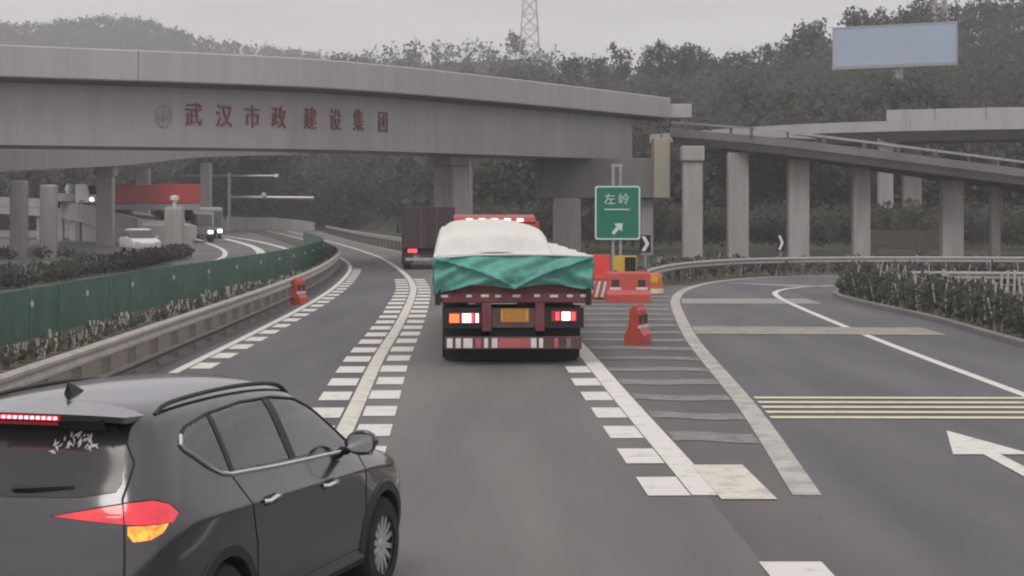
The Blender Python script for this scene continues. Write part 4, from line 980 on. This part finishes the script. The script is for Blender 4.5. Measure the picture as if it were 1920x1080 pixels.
    for x, y, w_ in ((-.37, 2.05, .5), (.37, 2.05, .5), (-.34, 1.12, .6), (.34, 1.12, .6)):
        se = MB().box((x, y, .93), (w_, .16, .68), shear=(0, -.12)).build('seat', M['seat'], t, bevel=.05)
        MB().box((x, y + .28, .56), (w_, .5, .16)).build('seat_base', M['seat'], se, bevel=.04)
        MB().box((x, y - .16, 1.40), (.26, .1, .18)).build('headrest', M['seat'], se, bevel=.04)
    return t
make_suv()

def make_truck():
    t = thing('flatbed_truck', 'red brown flatbed truck with brake lamps lit, ahead in the centre lane', 'truck', (.02, 33, 0), R(2.0))
    # bed
    W2 = 1.27
    MB().box((0, 6.2, 1.16), (2 * W2, 12.4, .12)).build('bed', M['truck_frame'], t)
    MB().box((0, -.02, 1.20), (2 * W2 + .1, .07, .16)).build('tail_rail', M['truck_red'], t)
    MB().box((0, .03, 1.50), (2 * W2, .05, .44)).build('tailboard', M['truck_red'], t)
    for s in (-1, 1):
        MB().box((s * W2, 6.2, 1.5), (.05, 12.3, .5)).build('side_board', M['truck_red'], t)
        MB().box((s * .47, 6, .86), (.13, 11.8, .46)).build('chassis_beam', M['truck_frame'], t)
        MB().box((s * .47, -.03, .86), (.16, .1, .5)).build('beam_end', M['truck_red'], t)
        MB().box((s * 1.33, -.06, 1.22), (.1, .14, .3)).build('corner_post', M['black'], t)
    for i, x in enumerate((-1.22, -.78, -.5, -.27, .06, .42, .72, 1.0, 1.26)):
        MB().box((x, -.062, 1.225 + .003 * (i % 3)), (.1 if i % 2 else .14, .012, .045)).build('reflective_strip', M['reflect_w'], t)
    # lamp panels
    for s in (-1, 1):
        MB().box((s * .90, 0, .84), (.7, .06, .36)).build('lamp_panel', M['black'], t)
        MB().box((s * .90, .6, .66), (.66, .04, .75)).build('mud_flap', M['rubber'], t)
    tl = MB().box((-.86, -.045, .835), (.56, .05, .19)).build('tail_lamp', M['lamp_dim'], t, bevel=.01)
    MB().box((-1.04, -.075, .835), (.17, .02, .15)).build('amber_lens', M['hot_orange'], tl)
    MB().box((-.82, -.075, .84), (.15, .02, .15)).build('brake_lens', M['hot_white'], tl)
    MB().box((-.64, -.075, .84), (.045, .02, .15)).build('side_lens', M['hot_white'], tl)
    MB().box((-.725, -.075, .84), (.05, .02, .17)).build('red_lens', M['hot_red'], tl)
    tr = MB().box((.90, -.045, .87), (.46, .05, .19)).build('tail_lamp', M['lamp_dim'], t, bevel=.01)
    MB().box((.93, -.075, .87), (.14, .02, .14)).build('brake_lens', M['hot_white'], tr)
    MB().box((.78, -.075, .87), (.06, .02, .14)).build('side_lens', M['hot_red'], tr); MB().box((1.06, -.075, .87), (.07, .02, .14)).build('side_lens', M['hot_red'], tr)
    MB().box((0, -.02, .84), (1.0, .05, .34)).build('plate_carrier', M['truck_frame'], t)
    np_ = MB().box((.03, -.055, .885), (.50, .02, .24)).build('number_plate', M['plate'], t)
    MB().box((-.2, -.069, .885), (.03, .008, .16)).build('plate_mark', M['yellow'], np_)
    MB().box((.24, -.069, .885), (.03, .008, .16)).build('plate_mark', M['yellow'], np_)
    MB().box((0, .1, .60), (.82, .1, .2)).build('spare_holder', M['rubber'], t, bevel=.04)
    bp = MB().box((0, -.04, .40), (2.42, .09, .22)).build('rear_bumper', M['truck_frame'], t, bevel=.01)
    for i, (x, w_, m) in enumerate(((-1.12, .10, 'reflect_w'), (-.97, .09, 'reflect_w'), (-.80, .16, 'reflect_w'), (-.62, .1, 'reflect_r'), (-.48, .07, 'reflect_w'), (-.33, .1, 'reflect_w'), (0.02, .56, 'reflect_r'), (.36, .1, 'reflect_w'), (.49, .07, 'reflect_w'), (.76, .07, 'reflect_r'), (.98, .08, 'dark_conc'))):
        MB().box((x, -.088, .40), (w_, .012, .17)).build('reflective_strip', M[m], bp)
    for y in (1.3, 2.6, 9.8):
        for s in (-1, 1): wheel(t, s * 1.0, y, .5, .5, s, 'truck_frame', 0)
        MB().tube([(-.9, y, .5), (.9, y, .5)], .08, 8).build('axle', M['black'], t)
    MB().box((0, .75, .26), (2.36, .04, .44)).build('shade_sheet', M['rubber'], t)  # dark sheet added as the shade between the rear wheels
    # cab
    cb = MB(); cb.prismx([(12.7, .7), (15.0, .7), (15.05, 1.6), (14.6, 2.42), (12.8, 2.46), (12.7, 2.4)], -1.1, 1.1)
    cab = cb.build('cab', M['cab_red'], t, bevel=.08)
    MB().box((0, 12.69, 2.0), (1.5, .04, .5)).build('rear_window', M['windscreen'], cab)
    MB().prismx([(12.7, 2.44), (14.2, 2.44), (13.9, 2.62), (12.75, 2.55)], -1.0, 1.0).build('roof_fairing', M['cab_red'], cab)
    for x in (-.62, -.31, 0, .31, .62): MB().box((x, 12.66, 2.49), (.16, .08, .08)).build('marker_lamp', M['marker'], cab)
    for s in (-1, 1): MB().box((s * 1.28, 14.6, 1.7), (.12, .14, .42)).build('mirror', M['black'], cab); MB().tube([(s * 1.05, 14.7, 1.9), (s * 1.28, 14.62, 1.9)], .02, 5).build('mirror_arm', M['black'], cab)
    MB().prismx([(15.06, 1.6), (14.62, 2.38), (14.66, 2.4), (15.1, 1.62)], -1.0, 1.0).build('windscreen', M['windscreen'], cab)
    return t
tk = make_truck()
# the load cover: a white sheet over a heaped load, a green flap folded over the tail
lc = thing('load_cover', 'off white sheet and folded green tarpaulin covering the load on the flatbed truck', 'tarpaulin', (.02, 33, 0), R(2.0))
# green rear flap
nx, nz_ = 90, 36; V = []; F = []
def fold(x, f):                     # depth of the folds: two seams run from the top corners to the bottom centre
    xl = -1.38 + (1.42) * f; xr = 1.38 - 1.33 * f
    seam = math.exp(-((x - xl) / .09) ** 2) + 1.1 * math.exp(-((x - xr) / .08) ** 2)
    mid = 1 if xl < x < xr else 0
    side_ = 0
    if x < xl: side_ = .05 * math.sin(((x + 1.4) * 4 + f * 6.5) * 1.7) + .03 * math.sin((x * 9 + f * 14))
    elif x > xr: side_ = .045 * math.sin(((1.4 - x) * 4 + f * 6) * 1.6 + 1)
    else: side_ = .03 * math.sin((x * 3.1 + f * 2.2) * 2) + .028 * math.sin((x - .3) * 7 + f * 8) * (1 if x < 0 else .4) + .05 * f
    return -.07 * seam * (1 - .3 * f) - .05 * mid - side_
for j in range(nz_ + 1):
    f = j / nz_
    for i in range(nx + 1):
        x = -1.41 + 2.82 * i / nx
        ztop = 1.90 + .045 * (1 - ((x + .1) / 1.4) ** 2) + .02 * (x > .5) * (x - .5)
        zbot = np.interp(x, [-1.41, -1.1, -.75, -.3, .02, .35, .8, 1.15, 1.41], [1.25, 1.33, 1.42, 1.40, 1.36, 1.41, 1.43, 1.36, 1.33])
        z = ztop + (zbot - ztop) * f
        bel = .03 * math.sin(x * 11 + f * 3) + .03 * math.sin(x * 17 - f * 9 + math.sin(x * 5) * 2) * f + .02 * math.sin(x * 6 + f * 15)
        V.append((x * (1 + .012 * math.sin(f * 7)), -.10 + fold(x, f) - .10 * math.sin(f * 2.6) + bel * .55, z))
for j in range(nz_):
    for i in range(nx): a = j * (nx + 1) + i; F.append((a, a + 1, a + nx + 2, a + nx + 1))
gf = MB().add(V, F).build('rear_flap', M['tarp_g'], lc, smooth=True)
md = gf.modifiers.new('thick', 'SOLIDIFY'); md.thickness = .012
# white sheet
prof = lambda y: np.interp(y, [0, .25, .8, 9.5, 11.6, 12.1], [0, .06, .5, .52, .46, .05])
nx, ny = 70, 60; V = []; F = []
for j in range(ny + 1):
    y = -.14 + 12.2 * (j / ny) ** 1.7
    for i in range(nx + 1):
        x = -1.41 + 2.82 * i / nx
        base = 1.90 + .045 * (1 - ((x + .1) / 1.4) ** 2) + .02 * (x > .5) * (x - .5)
        xc = x + .33; e = max(0, 1 - abs(xc / 1.0) ** 9) ** .5 * (1 - .05 * abs(xc))
        if x < -1.2: e = max(e, .8 * max(0, 1 - ((-1.2 - x) / .2) ** 4))
        hmp = .53 * e * np.interp(y, [-.14, .02, .5, 11, 12.06], [0, .62, .93, 1, .3])
        wr = .012 * math.sin(x * 8 + y * 2) + .01 * math.sin(y * 5 + x * 3)
        V.append((x, y + .05 * math.sin(x * 5) * (j > 0), base + .012 + hmp + wr * min(1, max(0, y - .1) * 4) + .03 * e * math.cos(xc * 1.3)))
for j in range(ny):
    for i in range(nx): a = j * (nx + 1) + i; F.append((a, a + 1, a + nx + 2, a + nx + 1))
for s in (0, nx):                   # sides hang down
    n0 = len(V)
    for j in range(ny + 1): p = V[j * (nx + 1) + s]; V.append((p[0] + (.01 if s else -.01), p[1], 1.36 + .04 * math.sin(p[1] * 3)))
    for j in range(ny): F.append((j * (nx + 1) + s, (j + 1) * (nx + 1) + s, n0 + j + 1, n0 + j))
MB().add(V, F).build('white_sheet', M['tarp_w'], lc, smooth=True)
MB().tube([(-1.40, -.16, 1.9), (-.7, -.17, 1.955), (.0, -.18, 1.965), (.7, -.17, 1.955), (1.40, -.16, 1.93)], .022, 6).build('hem_rope', M['tarp_w'], lc, smooth=True)

def box_lorry(name, label, X, Y, rz, w_, h_, l_, bodym, cabm, z=0, rear=True, cab_h=2.5, group=None, lit=True, boxz=.95):
    t = thing(name, label, 'lorry', (X, Y, z), rz, group); s = 1
    MB().box((0, l_ / 2, (boxz + h_) / 2), (w_, l_ - 2.2, h_ - boxz)).build('cargo_box', M[bodym], t, bevel=.04) if 0 else None
    b = MB().box((0, (l_ - 2.1) / 2, (boxz + h_) / 2), (w_, l_ - 2.1, h_ - boxz)).build('cargo_box', M[bodym], t, bevel=.04)
    MB().box((0, -.012, (boxz + h_) / 2), (.04, .02, h_ - boxz - .1)).build('door_joint', M['black'], b)
    for q in (-.35, .35): MB().tube([(q, -.03, boxz + .1), (q, -.03, h_ - .1)], .025, 6).build('lock_rod', M['post_dark'], b)
    MB().box((0, l_ / 2, .78), (.9, l_ - .4, .22)).build('chassis', M['black'], t)
    cb = MB().prismx([(l_ - 2.0, .6), (l_, .6), (l_ + .02, 1.4), (l_ - .3, cab_h), (l_ - 1.9, cab_h), (l_ - 2.0, cab_h - .1)], -w_ / 2 + .05, w_ / 2 - .05).build('cab', M[cabm], t, bevel=.06)
    MB().prismx([(l_ + .025, 1.38), (l_ - .29, cab_h - .1), (l_ - .25, cab_h - .1), (l_ + .06, 1.4)], -w_ / 2 + .2, w_ / 2 - .2).build('windscreen', M['windscreen'], cb)
    for sx in (-1, 1):
        MB().box((sx * (w_ / 2 - .04), l_ - .95, 1.75), (.03, .8, .6)).build('side_window', M['windscreen'], cb)
        MB().box((sx * (w_ / 2 - .32), l_ + .03, .85), (.34, .06, .2)).build('headlight', M['headlight'] if lit else M['white'], cb)
        tl_ = MB().box((sx * (w_ / 2 - .42), -.04, .86), (.42, .05, .15)).build('tail_lamp', M['hot_red'] if rear else M['lamp_dim'], t)
        MB().box((sx * w_ / 2 * .82, -.03, .55), (.5, .04, .5)).build('mud_flap', M['rubber'], t)
        for y in (1.2, l_ - 1.1): wheel(t, sx * (w_ / 2 - .2), y, .46, .36, sx, 'truck_frame', 0)
        MB().box((sx * (w_ / 2 + .16), l_ - .25, 1.75), (.1, .1, .4)).build('mirror', M['black'], cb)
    MB().box((0, -.03, .48), (w_ - .2, .08, .14)).build('rear_bumper', M['galv'], t)
    return t
X, Y = -3.75, 84.5
bl = box_lorry('box_lorry', 'dark maroon box lorry with red tail lamps behind the white covered load', X, Y, R(4), 2.35, 2.85, 8.5, 'box_maroon', 'cab_red')
p = AT(318, 400, 153); 
rl = thing('red_lorry', 'red sided lorry driving along the low ramp at the left', 'lorry', (-28.9, 151.5, 1.75), R(48))
MB().box((0, 0, 2.2), (2.4, 8.5, 1.5)).build('cargo_box', M['red_body'], rl, bevel=.05)
MB().box((0, 0, 1.15), (2.3, 8.5, .5)).build('side_skirt', M['bus_grey'], rl)
cb = MB().box((0, 5.5, 1.6), (2.3, 1.9, 2.2)).build('cab', M['red_body'], rl, bevel=.1)
MB().box((0, 6.47, 2.0), (1.9, .05, .8)).build('windscreen', M['windscreen'], cb)
for s in (-1, 1):
    MB().box((s * 1.16, 5.6, 2.0), (.04, .9, .7)).build('side_window', M['windscreen'], cb)
    MB().box((s * .8, 6.48, 1.0), (.3, .05, .2)).build('headlight', M['white'], cb)
    for y in (-3, -1.8, 5.3): wheel(rl, s * 1.0, y, .48, .36, s, 'truck_frame', 0)
X = AT(352, 440, 152)
box_lorry('grey_lorry', 'pale grey box lorry coming towards us with headlamps lit beside the stub pier', X.x - .15, 158, R(180 + 12), 2.1, 2.7, 6, 'bus_grey', 'bus_grey', rear=False, cab_h=2.4)
def bus(X, Y, rz):
    t = thing('coach', 'dark windowed coach approaching with two bright headlamps on the far left bend', 'bus', (X, Y, 0), rz)
    b = MB().prismx([(-9, .4), (0, .4), (.05, 1.2), (-.15, 2.75), (-.4, 2.9), (-9, 2.9)], -1.15, 1.15).build('body', M['bus_grey'], t, bevel=.1)
    MB().prismx([(.065, 1.1), (-.12, 2.55), (-.09, 2.55), (.10, 1.1)], -1.08, 1.08).build('windscreen', M['windscreen'], b)
    MB().box((0, .04, .62), (2.0, .06, .34)).build('lower_grille', M['black'], b)
    for s in (-1, 1):
        MB().box((s * 1.155, -4.5, 1.85), (.03, 8, .8)).build('window_band', M['windscreen'], b)
        MB().box((s * .86, .085, .72), (.36, .05, .26)).build('headlight', M['headlight'], b)
        MB().box((s * 1.35, .1, 2.0), (.12, .1, .5)).build('mirror', M['black'], b)
        for y in (-1.8, -7): wheel(t, s * 1.0, y, .46, .3, s, 'truck_frame', 0)
X = AT(394, 440, 170)
bus(X.x, 170, R(180 + 14))
def small_car(label, X, Y, z, rz, m, name='white_car', lit=False):
    t = thing(name, label, 'car', (X, Y, z), rz); b = MB()
    b.prismx([(-2.1, .3), (2.1, .3), (2.15, .62), (1.9, .78), (1.0, .9), (-1.9, .95), (-2.15, .8), (-2.15, .4)], -.86, .86)
    bo_ = b.build('body', M[m], t, bevel=.07, smooth=True)
    g_ = MB().prismx([(-1.75, .93), (.95, .88), (.25, 1.42), (-1.15, 1.45)], -.74, .74).build('greenhouse', M['windscreen'], t, bevel=.06)
    MB().prismx([(-1.12, 1.43), (.2, 1.40), (.1, 1.47), (-1.0, 1.5)], -.66, .66).build('roof', M[m], t, bevel=.02)
    for s in (-1, 1):
        for y in (-1.3, 1.35): wheel(t, s * .74, y, .31, .2, s, 'rim', 0)
        MB().box((s * .62, 2.13, .64), (.34, .06, .12)).build('headlight', M['headlight'] if lit else M['white'], bo_)
        MB().box((s * .62, -2.15, .74), (.34, .04, .14)).build('tail_light', M['lamp_dim'], bo_)
        MB().box((s * .95, .6, .98), (.16, .1, .12)).build('mirror', M[m], bo_)
X = AT(262, 470, 118)
small_car('white saloon car on the far road beyond the dark hedge', X.x, 118, 0.0, R(180 + 24), 'white')
wl = thing('white_lorry', 'small white lorry on the low ramp between the left piers', 'lorry', (-36.8, 161.0, 2.75), R(230))
c_ = MB().prismx([(-.1, .5), (1.7, .5), (1.75, 1.2), (1.45, 2.1), (-.1, 2.1)], -1, 1).build('cab', M['white'], wl, bevel=.08)
MB().prismx([(1.77, 1.2), (1.48, 2.0), (1.52, 2.0), (1.82, 1.2)], -.85, .85).build('windscreen', M['windscreen'], c_)
MB().box((0, -2, 1.0), (1.9, 3.6, .7)).build('load_bed', M['bus_grey'], wl)
for i, (x, y) in enumerate(((-.4, -.9), (.4, -1.6), (-.3, -2.6))): MB().lathe([(.0, -.4), (.3, -.36), (.42, 0), (.3, .36), (0, .4)], 12, c=(x, y, 1.72)).build('load_bundle', M['white'], wl, smooth=True)
for s in (-1, 1):
    MB().box((s * .65, 1.76, .8), (.3, .06, .18)).build('headlight', M['headlight'], c_)
    for y in (-2.9, .8): wheel(wl, s * .85, y, .4, .3, s, 'truck_frame', 0)
